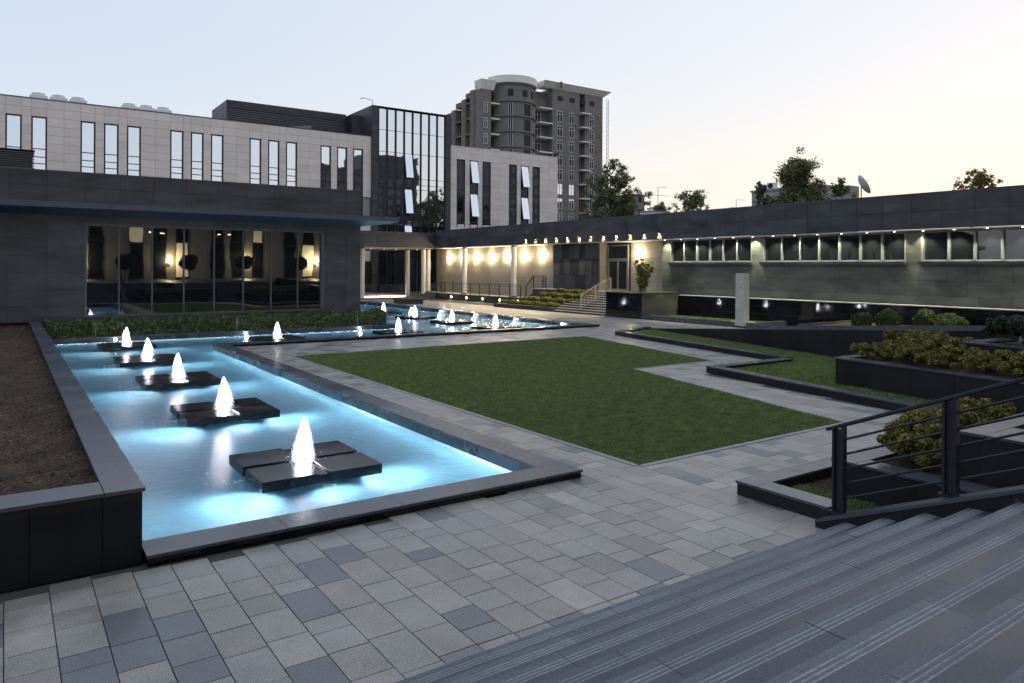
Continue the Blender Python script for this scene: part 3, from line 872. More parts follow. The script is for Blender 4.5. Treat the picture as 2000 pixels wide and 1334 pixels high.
def slit_window(x0, x1, zlow, opened=()):
    w = MB(); t = 0.12
    w.box(x0 + 0.006, x0 + t, 79.97, 80.13, zlow, 16.56); w.box(x1 - t, x1 - 0.006, 79.97, 80.13, zlow, 16.56); w.box(x0 + t, x1 - t, 79.97, 80.13, 16.46, 16.56)
    f = w.obj('window', M['metal_dark'], ob)
    for i in range(len(ZL) - 1):
        a, c = ZL[i], ZL[i + 1]
        if a < zlow: break
        if i in opened: continue
        pane = link('pane', boxmesh('pane', x1 - x0 - 0.2, 0.02, a - c - 0.05, M['glass_mirror']), f, ((x0 + x1) / 2, 80.10, (a + c) / 2), (random.uniform(-0.0015, 0.0015), 0, random.uniform(-0.0025, 0.0025)))
        if c > zlow: block('transom', x0 + t, x1 - t, 80.0, 80.09, c - 0.035, c + 0.035, M['metal_frame'], f)
    for i in opened:
        a, c = ZL[i], ZL[i + 1]; h = a - c - 0.04
        ang = R(11)
        s = link('open_sash', boxmesh('open_sash', x1 - x0 - 0.22, 0.05, h, M['glass_sash']), f, ((x0 + x1) / 2, 80.02 - math.sin(ang) * h / 2, a - 0.04 - math.cos(ang) * h / 2), (-ang, 0, 0))
        block('dark_gap', x0 + t, x1 - t, 80.10, 80.12, c, a, M['dark_void'], f)
for w0, w1 in WINX: slit_window(w0, w1, 8.5 if w0 > 32 else 10.4)
for i, (w0, w1) in enumerate(WINR): slit_window(w0, w1, 8.0, (0, 3) if i in (1, 4) else ())
# glass tower
TZ = 21.72
block('tower_core', 35.22, 45.70, 80.02, 92, 0, TZ - 0.1, M['dark_back'], ob)
block('tower_pier', 35.22, 36.02, 79.72, 80.02, 0, TZ, M['clad'], ob)
block('tower_pier', 45.02, 45.74, 79.72, 80.02, 0, TZ, M['clad'], ob)
block('tower_side', 35.19, 35.22, 80.02, 92, 8, TZ, M['clad'], ob)
block('tower_cap', 35.22, 45.74, 79.70, 92, TZ + 0.002, TZ + 0.1, M['metal_dark'], ob)
tw = MB(); tw.box(36.02, 45.02, 79.98, 80.01, 0.9, TZ - 0.1)
tf = tw.obj('curtain_wall', M['metal_dark'], ob)
TXS = [36.08 + 1.118 * k for k in range(9)]
TZS = [21.6, 19.12, 16.58, 13.61, 12.87, 12.28, 9.34, 8.66, 7.92]
for k in range(8):
    for i in range(len(TZS) - 1):
        a, c = TZS[i], TZS[i + 1]
        if k == 3 and i in (2, 5): 
            h = a - c - 0.05; ang = R(10)
            link('open_sash', boxmesh('open_sash', 0.92, 0.05, h, M['glass_sash']), tf, (TXS[k] + 0.56, 79.93 - math.sin(ang) * h / 2, a - 0.03 - math.cos(ang) * h / 2), (-ang, 0, 0))
            continue
        link('pane', boxmesh('pane', 0.90, 0.02, a - c - 0.06, M['glass_mirror']), tf, (TXS[k] + 0.56, 79.965, (a + c) / 2), (random.uniform(-0.0015, 0.0015), 0, random.uniform(-0.002, 0.002)))
    lo = MB()
for k in range(9): block('mullion', TXS[k] - 0.11, TXS[k] + 0.11, 79.88, 79.97, 0.9, TZ - 0.05, M['metal_dark'], tf)
for k in range(8):
    for a, c in ((4.35, 3.78), (3.72, 0.95), (7.86, 4.42)):
        if c < 1 and k in (3, 4, 5): c = 0.12
        link('lower_pane', boxmesh('lower_pane', 0.94, 0.02, a - c, M['glass_low']), tf, (TXS[k] + 0.56, 79.965, (a + c) / 2))
link('open_sash', boxmesh('open_sash', 0.92, 0.05, 2.9, M['glass_sash']), tf, (TXS[3] + 0.56, 79.93 - math.sin(R(10)) * 1.45, 7.90 - math.cos(R(10)) * 1.45), (-R(10), 0, 0))
for k in (0, 1, 2, 6, 7): block('plinth_panel', TXS[k] + 0.004, TXS[k] + 1.114, 79.6, 79.95, 0.0, 0.93, M['clad'], tf)
block('plinth_panel', 30, 35.3, 79.6, 79.95, 0.0, 0.93, M['clad'], ob)
block('dark_opening', 30, 35.2, 79.94, 79.98, 0.93, 3.6, M['dark_void'], ob)
for x in (39.55, 40.4, 41.2, 42.05): block('door_frame', x - 0.05, x + 0.05, 79.9, 79.955, 0.1, 3.7, M['metal_frame'], tf)
# rooftop plant room with slats
pr = thing("plant_room", "dark louvred plant room on top of the pale office building", "rooftop room", (20.2, 85, 18.2))
block('core', 20.3, 34.1, 85.08, 92, 18.1, 21.4, M['dark_void'], pr)
block('side_panel', 20.22, 20.28, 85.1, 92, 18.1, 21.4, M['clad'], pr)
block('fascia', 20.2, 34.1, 84.96, 85.08, 20.55, 21.42, M['clad'], pr)
block('core', 34.12, 36.4, 82.98, 92, 18.1, 21.1, M['dark_void'], pr)
for k in range(11): block('slat', 20.2, 34.1, 84.97, 85.06, 18.3 + k * 0.205, 18.40 + k * 0.205, M['slat'], pr)
for k in range(14): block('slat', 34.05, 36.4, 82.90, 82.97, 18.3 + k * 0.205, 18.40 + k * 0.205, M['slat'], pr)
b_ = block('side_slats', 34.03, 34.1, 82.98, 85, 18.1, 21.1, M['metal_dark'], pr)
for i, x in enumerate((2.6, 4.2, 5.8, 10.2, 11.75, 13.3)):
    t = thing("roof_fan", ["white rooftop fan unit, first of the left trio on the pale building", "white rooftop fan unit, middle of the left trio on the pale building", "white rooftop fan unit, last of the left trio on the pale building",
              "white rooftop fan unit, first of the right trio on the pale building", "white rooftop fan unit, middle of the right trio on the pale building", "white rooftop fan unit, last of the right trio on the pale building"][i], "fan unit", (x, 82, 18.2), "white fan units along the pale building's roof")
    block('housing', x - 0.72, x + 0.72, 81.4, 82.8, 18.15, 18.8, M['white'], t, 0.03)
    w = MB(); w.lathe((x, 82.1, 18.8), [(0.55, 0), (0.55, 0.28), (0.5, 0.28), (0.48, 0.12), (0.0, 0.12)], 20); w.obj('fan_ring', M['white'], t)
    block('grille', x - 0.5, x + 0.5, 82.07, 82.13, 19.07, 19.09, M['metal_grey'], t)
t = thing("roof_hood", "small pale sheet-metal hood on the office roof in front of the louvres", "roof hood", (27.3, 82, 18.2))
w = MB(); w.prism([(26.3, 81.5), (28.6, 81.5), (28.6, 82.6), (26.3, 82.6)], 18.15, [18.55, 18.95, 18.95, 18.55]); w.obj('hood', M['metal_grey'], t)
block('hood_base', 26.2, 28.7, 81.4, 82.7, 18.1, 18.2, M['metal_frame'], t)
t = thing("roof_antenna", "thin bent antenna on the glass tower's left corner", "antenna", (35.6, 80.4, 21.8))
w = MB(); w.tube((35.5, 80.3, 21.8), (35.5, 80.3, 22.5), 0.035, n=6); w.tube((35.5, 80.3, 22.5), (34.3, 80.3, 22.62), 0.03, n=6); w.tube((34.3, 80.3, 22.62), (34.0, 80.3, 22.5), 0.05, n=6); w.obj('mast', M['metal_grey'], t)
t = thing("roof_camera", "small floodlight on the right corner of the pale building's roof", "floodlight", (62.2, 79.8, 18.2))
w = MB(); w.tube((62.3, 80.0, 18.2), (62.3, 79.6, 18.45), 0.05, n=6); w.tube((61.9, 79.5, 18.4), (62.5, 79.5, 18.6), 0.16, n=8); w.obj('lamp_head', M['metal_dark'], t)

# ================================================================== COVERED WALKWAY (far)
cw = thing("covered_walkway", "flat-roofed walkway on white columns between the pavilion and the long gallery", "walkway", (27, 62.5, 0))
block('roof', 14.9, 34.0, 62.36, 79.5, 4.80, 6.1, M['dark_back'], cw)
block('fascia_core', 14.9, 34.0, 62.06, 62.35, 4.78, 6.2, M['dark_back'], cw)
panel_wall(cw, 'Y', 62.05, frange(14.9, 34.0, 1.3), [4.76, 5.5, 6.24], M['clad'])
block('soffit', 14.9, 35.4, 62.36, 78, 4.755, 4.795, M['soffit'], cw)
for x, y, z0 in ((26.9, 62.95, 0.0), (32.9, 65.8, 0.0), (33.3, 63.2, 0.0), (34.3, 64.1, 0.57)):
    w = MB(); w.tube((x, y, z0 + 0.06), (x, y, 4.72), 0.22, n=20); c = w.obj('column', M['column'], cw, smooth=False)
    w = MB(); w.tube((x, y, z0), (x, y, z0 + 0.06), 0.25, n=20); w.tube((x, y, 4.66), (x, y, 4.754), 0.235, n=20); w.obj('ring', M['metal_dark'], c)
def downlight(x, y, z, label, group, power, color=(1, 0.92, 0.74), spot=95, r=0.045):
    t = thing("downlight", label, "downlight", (x, y, z), group)
    w = MB(); w.tube((x, y, z), (x, y, z - 0.012), r + 0.018, n=14); w.obj('ring', M['metal_grey'], t)
    w = MB(); w.tube((x, y, z - 0.013), (x, y, z - 0.017), r, n=14); w.obj('lens', M['white_lamp'], t)
    light('downlight_light', 'SPOT', (x, y, z - 0.03), power, color, 0.05, (0, 0, -1), spot, 0.6)
for i, (x, y) in enumerate(((29.7, 67.4), (31.2, 67.6), (32.6, 67.8), (35.0, 67.9))):
    downlight(x, y, 4.75, "small downlight in the walkway ceiling, " + ("first from the pavilion", "second from the pavilion", "between the second pair of columns", "just left of the lit wall")[i], "downlights in the walkway ceiling", 250)
st_ = thing("walkway_step", "low stone landing under the walkway with a warm light line along its foot", "step", (24, 66, 0))
block('landing', 20, 33.2, 66.2, 79.6, 0, 0.16, M['edging'], st_)
block('light_line', 20, 33.2, 66.12, 66.19, 0.04, 0.075, M['warm_lamp'], st_)
t = thing("stone_bench", "low dark stone block bench beside the far arm of the pool", "bench", (26.8, 53.5, 0))
block('seat_slab', 26.2, 28.0, 52.9, 55.2, 0.30, 0.42, M['clad'], t, 0.01)
block('base', 26.3, 27.9, 53.0, 55.1, 0.0, 0.30, M['clad'], t)

# ================================================================== LONG GALLERY (right)
gl = thing("gallery_building", "long low dark stone gallery with ribbon windows, lit ceiling edge and entrance porch", "building", (34, 31, 0))
FX = 34.0
block('fascia_core', FX + 0.03, FX + 0.25, 4, 62.0, 4.82, 6.38, M['dark_back'], gl)
panel_wall(gl, 'X', FX + 0.02, frange(4.0, 62.0, 1.32), [4.80, 5.60, 6.40], M['clad'], gap=0.012)
block('roof', FX + 0.26, 44, 4, 66, 6.1, 6.34, M['dark_back'], gl)
block('roof_cap', FX - 0.02, FX + 0.5, 4, 62.02, 6.402, 6.44, M['metal_frame'], gl)
block('soffit', FX + 0.01, 35.6, 4, 64, 4.755, 4.795, M['soffit'], gl)
# porch back wall of beige panels with the wall lamps
PWX = 35.3
block('porch_wall_core', PWX + 0.03, PWX + 0.3, 43.8, 64.2, 0, 4.75, M['dark_back'], gl)
panel_wall(gl, 'X', PWX + 0.02, frange(43.8, 64.2, 1.32), [0.57, 1.35, 2.15, 2.95, 3.75, 4.74], M['clad_beige'], name='porch_panel', gap=0.010)
for y in (57.1, 49.3):
    w = MB(); w.tube((34.25, y, 0.63), (34.25, y, 4.70), 0.22, n=20); c = w.obj('column', M['column'], gl)
    w = MB(); w.tube((34.25, y, 0.575), (34.25, y, 0.63), 0.25, n=20); w.tube((34.25, y, 4.66), (34.25, y, 4.754), 0.235, n=20); w.obj('ring', M['metal_dark'], c)
# dark relief wall of upright slabs
block('relief_core', 34.52, 35.3, 39.2, 44.4, 1.2, 4.75, M['dark_back'], gl)
rowz = [1.39, 2.45, 3.62, 4.74]
for j in range(3):
    y = 39.17
    while y < 44.35:
        wd = random.choice((0.42, 0.55, 0.7, 0.85)); y1 = min(y + wd, 44.4)
        if 44.4 - y1 < 0.3: y1 = 44.4
        off = random.choice((0.0, 0.03, 0.06, 0.09))
        block('relief_slab', 34.45 + off, 34.57, y + 0.014, y1 - 0.014, rowz[j] + 0.008, rowz[j + 1] - 0.006, M['clad'], gl, 0.004)
        y = y1
# entrance recess
for z0, z1 in ((1.39, 2.25), (2.25, 3.1), (3.1, 3.95), (3.95, 4.74)):
    block('recess_panel', 34.58, 35.28, 39.15, 39.18, z0 + 0.005, z1 - 0.005, M['clad_beige'], gl)
block('recess_core', 35.36, 35.6, 33.0, 39.2, 1.2, 4.75, M['dark_back'], gl)
panel_wall(gl, 'X', 35.34, [33.02, 34.3, 35.6, 36.78], [1.39, 2.08, 2.85, 3.62, 4.74], M['clad_beige'], name='recess_panel')
dr = MB(); DY0, DY1 = 36.98, 39.06
dr.box(35.22, 35.34, DY0, DY0 + 0.09, 1.39, 4.6); dr.box(35.22, 35.34, DY1 - 0.09, DY1, 1.39, 4.6); dr.box(35.22, 35.34, DY0 + 0.09, DY1 - 0.09, 4.5, 4.6); dr.box(35.22, 35.34, DY0 + 0.09, DY1 - 0.09, 3.55, 3.66)
df = dr.obj('door_frame', M['metal_grey'], gl)
block('transom_pane', 35.27, 35.29, DY0 + 0.09, DY1 - 0.09, 3.66, 4.5, M['glass_low'], df)
for a, c in ((DY0 + 0.095, 38.015), (38.025, DY1 - 0.095)):
    w = MB(); w.box(35.235, 35.32, a, a + 0.07, 1.4, 3.54); w.box(35.235, 35.32, c - 0.07, c, 1.4, 3.54); w.box(35.235, 35.32, a + 0.07, c - 0.07, 3.44, 3.54); w.box(35.235, 35.32, a + 0.07, c - 0.07, 1.4, 1.52)
    lf = w.obj('door_leaf', M['metal_grey'], gl)
    block('door_pane', 35.27, 35.29, a + 0.07, c - 0.07, 1.52, 3.44, M['glass_low'], lf)
block('door_handle', 35.17, 35.20, 38.06, 38.09, 2.3, 2.9, M['metal_dark'], gl)
# ribbon-window wall
GX = 34.42
GW = [(26.2, 32.3, 6), (17.66, 25.5, 7), (4.0, 16.97, 12)]
block('window_wall_core', GX + 0.03, GX + 0.4, 4, 33.0, 0, 3.30, M['dark_back'], gl)
for y0, y1 in ((32.3, 33.02), (25.5, 26.2), (16.97, 17.66)):
    block('pier_core', GX + 0.03, GX + 0.4, y0 + 0.01, y1 - 0.01, 3.18, 4.75, M['dark_back'], gl)
    for z0, z1 in ((3.18, 3.92), (3.92, 4.745)): block('pier_panel', GX - 0.01, GX + 0.02, y0 + 0.01, y1 - 0.01, z0 + 0.005, z1 - 0.005, M['clad_grey'], gl)
panel_wall(gl, 'X', GX + 0.02, frange(4.0, 33.0, 1.32), [1.37, 1.80, 2.48, 3.198], M['clad_grey'], name='wall_panel', gap=0.010, stagger=0.45)
block('wall_end', GX + 0.02, 35.35, 33.0, 33.02, 1.37, 4.75, M['clad_grey'], gl)
for y0, y1, k in GW:
    w = MB()
    w.box(GX - 0.02, GX + 0.2, y0, y0 + 0.07, 3.36, 4.75); w.box(GX - 0.02, GX + 0.2, y1 - 0.07, y1, 3.36, 4.75)
    w.box(GX + 0.1, GX + 0.2, y0 + 0.07, y1 - 0.07, 4.66, 4.75); w.box(GX + 0.1, GX + 0.2, y0 + 0.07, y1 - 0.07, 3.36, 3.43)
    f = w.obj('ribbon_window', M['metal_grey'], gl)
    block('sill', GX - 0.24, GX + 0.12, y0 - 0.04, y1 + 0.04, 3.20, 3.355, M['clad'], f, 0.004)
    s = (y1 - y0 - 0.14) / k
    for i in range(k):
        a = y0 + 0.07 + i * s
        link('pane', boxmesh('pane', 0.012, s - 0.02, 1.24, M['glass_rib']), f, (GX + 0.16, a + s / 2, 4.05), (0, 0, random.uniform(-0.004, 0.004)))
        if i: block('mullion', GX + 0.04, GX + 0.2, a - 0.045, a + 0.045, 3.43, 4.66, M['metal_grey'], f)
# lower wall: polished black facing with a pale ledge on top
rw = thing("retaining_wall", "polished black wall with a pale lit ledge under the gallery windows", "wall", (33.75, 31, 0))
block('core', 33.78, 34.4, 4, 31.0, -0.1, 1.32, M['dark_back'], rw)
ys = frange(4.0, 31.0, 0.9)
for i in range(len(ys) - 1): block('facing_panel', 33.75, 33.78, ys[i] + 0.004, ys[i + 1] - 0.004, 0.0, 1.318, M['black'], rw)
ys = frange(4.0, 31.0, 1.8)
for i in range(len(ys) - 1): block('ledge_slab', 33.70, 34.41, ys[i] + 0.002, ys[i + 1] - 0.002, 1.322, 1.368, M['edging'], rw, 0.003)

for k in range(22):
    y = 32.55 - 1.315 * k
    if y < 4.5: break
    downlight(34.16, y, 4.752, "row downlight under the gallery eave, number %s from the porch" % ("one two three four five six seven eight nine ten eleven twelve thirteen fourteen fifteen sixteen seventeen eighteen nineteen twenty twenty-one twenty-two".split()[k]), "downlights along the gallery eave", 360, (1, 1.0, 0.68), 112)
ordn = "first second third fourth fifth sixth seventh eighth ninth tenth eleventh twelfth".split()
for k in range(12):
    y = 47.28 - 1.311 * k
    t = thing("wall_spotlight", "small hooded warm spotlight on the gallery fascia, %s from the left" % ordn[k], "spotlight", (FX, y, 5.22), "warm spotlights along the gallery fascia")
    block('bracket', FX - 0.07, FX - 0.012, y - 0.03, y + 0.03, 5.22, 5.27, M['metal_dark'], t)
    w = MB(); w.tube((FX - 0.12, y, 5.32), (FX - 0.075, y, 5.18), 0.05, 0.065, 12); w.obj('hood', M['metal_dark'], t)
    w = MB(); w.tube((FX - 0.0748, y, 5.179), (FX - 0.0735, y, 5.175), 0.055, n=12); w.obj('lens', M['warm_lamp'], t)
    light('spotlight_light', 'SPOT', (FX - 0.13, y, 5.165), 620, (1, 0.68, 0.34), 0.015, (0.85, 0, -1), 74, 0.4)
    light('spotlight_light', 'SPOT', (FX - 0.13, y, 5.16), 800, (1, 0.78, 0.48), 0.03, (-0.6, 0, -1), 60, 0.6)
for k, (y, z) in enumerate(((61.67, 3.85), (59.2, 3.87), (56.74, 3.89), (54.25, 3.9), (51.78, 3.9), (49.28, 3.91), (46.85, 3.92), (36.0, 3.95))):
    x = PWX - 0.02 if k < 7 else 35.30
    t = thing("wall_lamp", ("bright warm wall lamp on the porch wall, %s from the left" % ordn[k]) if k < 7 else "bright warm wall lamp above the bush, right of the glass door", "wall lamp", (x, y, z), "warm wall lamps in the porch" if k < 7 else None)
    block('back_plate', x - 0.02, x - 0.002, y - 0.07, y + 0.07, z - 0.16, z + 0.16, M['metal_dark'], t)
    w = MB(); w.tube((x - 0.10, y, z - 0.10), (x - 0.10, y, z + 0.10), 0.06, n=14); w.obj('glass_tube', M['lamp_hot'], t)
    light('wall_lamp_light', 'POINT', (x - 0.24, y, z + 0.17), WALL_W * 0.45, (1, 0.80, 0.47), 0.05)
    light('wall_lamp_light', 'POINT', (x - 0.24, y, z - 0.17), WALL_W * 0.55, (1, 0.80, 0.47), 0.05)

# porch ramp with railing, steps and lamps
rp = thing("porch_ramp", "dark walled porch floor with small round lamps along its side, under the wall lamps", "ramp wall", (33.5, 54, 0))
w = MB(); w.prism([(33.42, 60.6), (33.88, 46.9), (35.3, 46.9), (35.3, 60.6)], 0, 0.53); w.obj('wall', M['clad'], rp)
w = MB(); w.prism([(33.37, 60.6), (33.83, 46.92), (35.31, 46.92), (35.31, 64.2), (34.0, 64.2)], 0.534, 0.572); w.obj('floor_slab', M['edging'], rp)
for k in range(5):
    y = 58.16 - 2.52 * k; x = 33.42 + (60.6 - y) * 0.0336
    w = MB(); w.tube((x + 0.01, y, 0.28), (x - 0.02, y, 0.28), 0.075, n=14); o = w.obj('side_lamp', M['warm_lamp'], rp)
    light('side_lamp_light', 'SPOT', (x - 0.04, y, 0.28), 60, (1, 0.72, 0.36), 0.05, (-0.6, 0, -0.8), 120, 0.6)
for k in range(4):
    w = MB(); x0 = 33.2 - 0.55 * (3 - k) * 0.6
    w.prism([(x0, 64.9 - 0.2 * k), (x0 + 0.35, 60.62), (34.05, 60.62), (34.05, 64.9 - 0.2 * k)], 0.14 * k, 0.14 * (k + 1)); w.obj('side_step', M['step'], rp)
def railing(name, label, posts, top, nb, mat, ret=None, pw=0.05, group=None):
    """posts: list of (x, y, zbase); straight runs between them with nb bars under the handrail"""
    t = thing(name, label, "railing", posts[0], group)
    for x, y, z in posts: block('post', x - pw / 2, x + pw / 2, y - pw / 2, y + pw / 2, z, z + top - 0.02, mat, t)
    for i in range(len(posts) - 1):
        a, c = Vector(posts[i]), Vector(posts[i + 1])
        w = MB(); w.bar(a + Vector((0, 0, top)), c + Vector((0, 0, top)), 0.05, 0.04); w.obj('handrail', mat, t)
        for q in range(nb):
            h = top * (q + 0.6) / (nb + 0.3)
            w = MB(); w.bar(a + Vector((0, 0, h)), c + Vector((0, 0, h)), 0.018, 0.018); w.obj('rail_bar', mat, t)
    return t
pp = [(33.47, 59.4, 0.57)] + [(33.48 + 0.035 * i, 59.4 - 1.47 * i, 0.57) for i in range(1, 9)]
railing("porch_railing", "dark metal railing with thin bars along the low porch floor", [(33.3, 60.6, 0.2), (33.44, 59.9, 0.57)] + pp, 1.0, 4, M['metal_dark'])
# raised entrance floor
ep = thing("entrance_platform", "raised dark stone entrance platform at the top of the wide steps", "platform", (33.3, 40, 0))
block('core', 33.3, 35.3, 33.9, 45.4, 0, 1.34, M['clad'], ep)
block('floor_slab', 33.26, 35.3, 33.0, 45.42, 1.342, 1.388, M['edging'], ep)
for k in range(5):
    block('side_step', 33.86, 35.28, 45.42 + 0.3 * k, 45.42 + 0.3 * (k + 1), 0.572, 1.388 - 0.136 * (k + 1), M['step'], ep)
railing("platform_railing", "dark metal railing round the left end of the raised entrance platform", [(33.82, 47.0, 0.57), (33.42, 45.45, 1.39), (33.38, 44.2, 1.39), (33.36, 43.82, 1.39)], 0.95, 4, M['metal_dark'])
es = thing("entrance_steps", "flight of ten wide stone steps rising to the glass entrance door", "steps", (30.57, 36.5, 0))
for k in range(10):
    x = 30.57 + 0.27 * k
    y1 = (41.2, 39.3, 39.3, 39.3, 38.8, 38.8, 37.95, 37.95, 37.45, 37.45)[k]
    ys = frange(34.08, y1, 1.65)
    for i in range(len(ys) - 1):
        block('riser_slab', x + 0.02, x + 0.30, ys[i], ys[i + 1] - 0.004, 0.1388 * k, 0.1388 * (k + 1) - 0.035, M['clad'], es)
        block('tread_slab', x, x + 0.30, ys[i], ys[i + 1] - 0.004, 0.1388 * (k + 1) - 0.034, 0.1388 * (k + 1), M['edging'], es)
railing("entrance_railing", "pale lit metal handrail with six bars up the middle of the entrance steps", [(30.95, 36.85, 0.28), (32.05, 36.7, 0.83), (33.2, 36.5, 1.39)], 0.95, 6, M['rail_warm'], pw=0.07)
hb = thing("tiered_bed", "stepped planting bed beside the entrance steps with four rows of clipped hedge", "planting bed", (30.5, 42, 0))
block('front_kerb', 30.50, 30.85, 39.32, 46.6, 0, 0.28, M['clad'], hb, 0.005)
tiers = [(30.85, 31.55, 39.35, 46.3, 0.22), (31.55, 32.15, 38.85, 44.6, 0.52), (32.15, 32.75, 38.0, 43.2, 0.85), (32.75, 33.28, 37.5, 42.0, 1.12)]
for x0, x1, y0, y1, z in tiers: block('soil_tier', x0, x1 - 0.002, y0, y1, 0, z, M['soil'], hb)
def hedge_row(x0, x1, y0, y1, z, h, label, mat, n, size=0.05, cat="hedge", group=None):
    t = thing("hedge_row", label, cat, ((x0 + x1) / 2, (y0 + y1) / 2, z), group)
    px, py, pz = rng.uniform(x0, x1, n), rng.uniform(y0, y1, n), rng.random(n) ** 0.45
    hh = h * (0.85 + 0.14 * np.sin(py * 4.1 + x0) + 0.08 * np.sin(py * 9.7))
    N_ = np.stack([np.where(px < x0 + 0.15, -1.0, 0), np.zeros(n), np.ones(n)], 1)
    leaves('foliage', np.stack([px, py, z + pz * hh], 1), N_, size, mat, t, 'stuff')
    w = MB()
    for q in range(int((y1 - y0) / 0.3)):
        y = y0 + 0.15 + 0.3 * q; w.tube(((x0 + x1) / 2, y, z - 0.02), ((x0 + x1) / 2 + 0.03, y, z + h * 0.6), 0.01, 0.005, 5)
    o = w.obj('stems', M['bark'], t); o['kind'] = 'stuff'
rl = ["lowest clipped yellow-green hedge row of the bed beside the entrance steps", "second hedge row from the bottom in the bed beside the entrance steps",
      "third hedge row from the bottom in the bed beside the entrance steps", "topmost short hedge row in the bed beside the entrance steps"]
for i, (x0, x1, y0, y1, z) in enumerate(tiers):
    hedge_row(x0 + 0.05, x1 - 0.05, y0 + 0.04, y1 - 0.1, z, 0.36, rl[i], M['row_leaf'], 4200, 0.055, group="clipped hedge rows beside the entrance steps")

# black box planter with the bush
bp_ = thing("box_planter", "tall polished black box planter beside the entrance steps, holding the upright bush", "planter", (30.6, 32.5, 0))
block('core', 30.64, 33.7, 31.04, 34.04, 0, 1.47, M['dark_back'], bp_)
for y0, y1 in ((31.0, 32.02), (32.02, 33.04), (33.04, 34.06)): block('facing_panel', 30.60, 30.64, y0 + 0.002, y1 - 0.002, 0.0, 1.472, M['black'], bp_)
for x0, x1 in ((30.642, 31.66), (31.66, 32.68), (32.68, 33.7)): block('facing_panel', x0 + 0.003, x1 - 0.003, 31.0, 31.04, 0.0, 1.472, M['clad_grey'], bp_)
for r in ((30.57, 33.72, 30.97, 31.32), (30.57, 30.92, 31.322, 34.07), (33.37, 33.72, 31.322, 34.07), (30.922, 33.368, 33.72, 34.07)): block('coping_slab', r[0], r[1], r[2], r[3], 1.474, 1.53, M['coping'], bp_, 0.004)
block('soil', 30.92, 33.37, 31.32, 33.72, 1.47, 1.50, M['soil'], bp_)
grass('grass', [(30.95, 31.35), (33.35, 31.35), (33.35, 33.7), (30.95, 33.7)], 1.50, 900, 0.06, M['lawn'], bp_, 0.012)
def blobs(centers, radii, n, hollow=0.55):
    """points and outward normals in a union of ellipsoids, denser towards their surface"""
    vol = np.array([r[0] * r[1] * r[2] for r in radii]) ** 0.75; vol /= vol.sum()
    P, N = [], []
    for c, r, k in zip(centers, radii, (vol * n).astype(int)):
        d = rng.normal(0, 1, (k, 3)); d /= np.linalg.norm(d, axis=1)[:, None]
        q = hollow + (1 - hollow) * rng.random(k) ** 0.6
        P.append(np.array(c) + d * q[:, None] * np.array(r)); N.append(d)
    return np.concatenate(P), np.concatenate(N)
def bush(label, cat, base, h, rw, mat, n, size, seed, stems=6, clumps=14, group=None, name="bush", upright=0.0, ball=False):
    rs = np.random.default_rng(seed)
    t = thing(name, label, cat, base, group)
    C_, R_ = [], []
    w = MB()
    for i in range(clumps):
        a = rs.uniform(0, 6.28); q = rs.random() ** 0.5
        z = h * rs.uniform(0.35, 0.92); k = rw * q * (1 - 0.35 * abs(z / h - 0.55)) * (0.6 + upright * z / h if upright else 0.85)
        c = (base[0] + math.cos(a) * k, base[1] + math.sin(a) * k, base[2] + z)
        r = rs.uniform(0.13, 0.25) * min(h, 2 * rw)
        C_.append(c); R_.append((r, r, r * rs.uniform(0.6, 0.95)))
        if i < stems: w.tube((base[0] + 0.1 * math.cos(a) * rw, base[1] + 0.1 * math.sin(a) * rw, base[2] - 0.03), c, 0.018 * h, 0.006 * h, 5)
    if ball: C_, R_ = [(base[0], base[1], base[2] + h * 0.45)], [(rw, rw, h * 0.55)]
    P, N = blobs(C_, R_, n, 0.8 if ball else 0.35)
    if ball: P += 0.05 * np.sin(P * 13 + seed) + rs.normal(0, 0.02, P.shape)
    P[:, 2] = np.maximum(P[:, 2], base[2] + 0.02)
    leaves('foliage', P, N, size, mat, t, 'stuff')
    o = w.obj('stems', M['bark'], t); o['kind'] = 'stuff'
    return t
t = thing("bush", "tall upright green bush lit from behind, standing in the black box planter", "bush", (32.0, 32.35, 1.50))
w = MB(); C_, R_ = [], []
rs_ = np.random.default_rng(5)
for i in range(19):
    a = rs_.uniform(0, 6.28); b0 = Vector((32.0 + 0.18 * math.cos(a), 32.35 + 0.18 * math.sin(a), 1.47)); hh = rs_.uniform(1.2, 2.05); a = i * 2.4; sp_ = 0.12 + 0.68 * ((i * 7) % 19) / 18; hh = 2.05 - 0.5 * sp_ + rs_.uniform(-0.35, 0.05)
    tp = Vector((32.0 + sp_ * math.cos(a), 32.35 + sp_ * math.sin(a), 1.5 + hh)); md = b0.lerp(tp, 0.5) - Vector((math.cos(a), math.sin(a), 0)) * 0.1
    w.tube(b0, md, 0.022, 0.014, 6); w.tube(md, tp, 0.014, 0.005, 6)
    for q in np.linspace(0.25, 1.0, 12):
        c = (b0.lerp(md, q * 2) if q < 0.5 else md.lerp(tp, q * 2 - 1)) + Vector(rs_.normal(0, 0.09, 3)); C_.append(tuple(c)); rr_ = rs_.uniform(0.05, 0.15); R_.append((rr_, rr_, rr_))
w.obj('stems', M['bark'], t)['kind'] = 'stuff'
P, N = blobs(C_, R_, 3600, 0.0)
leaves('foliage', P, N, 0.072, M['bush_leaf'], t, 'stuff', jitter=1.3)

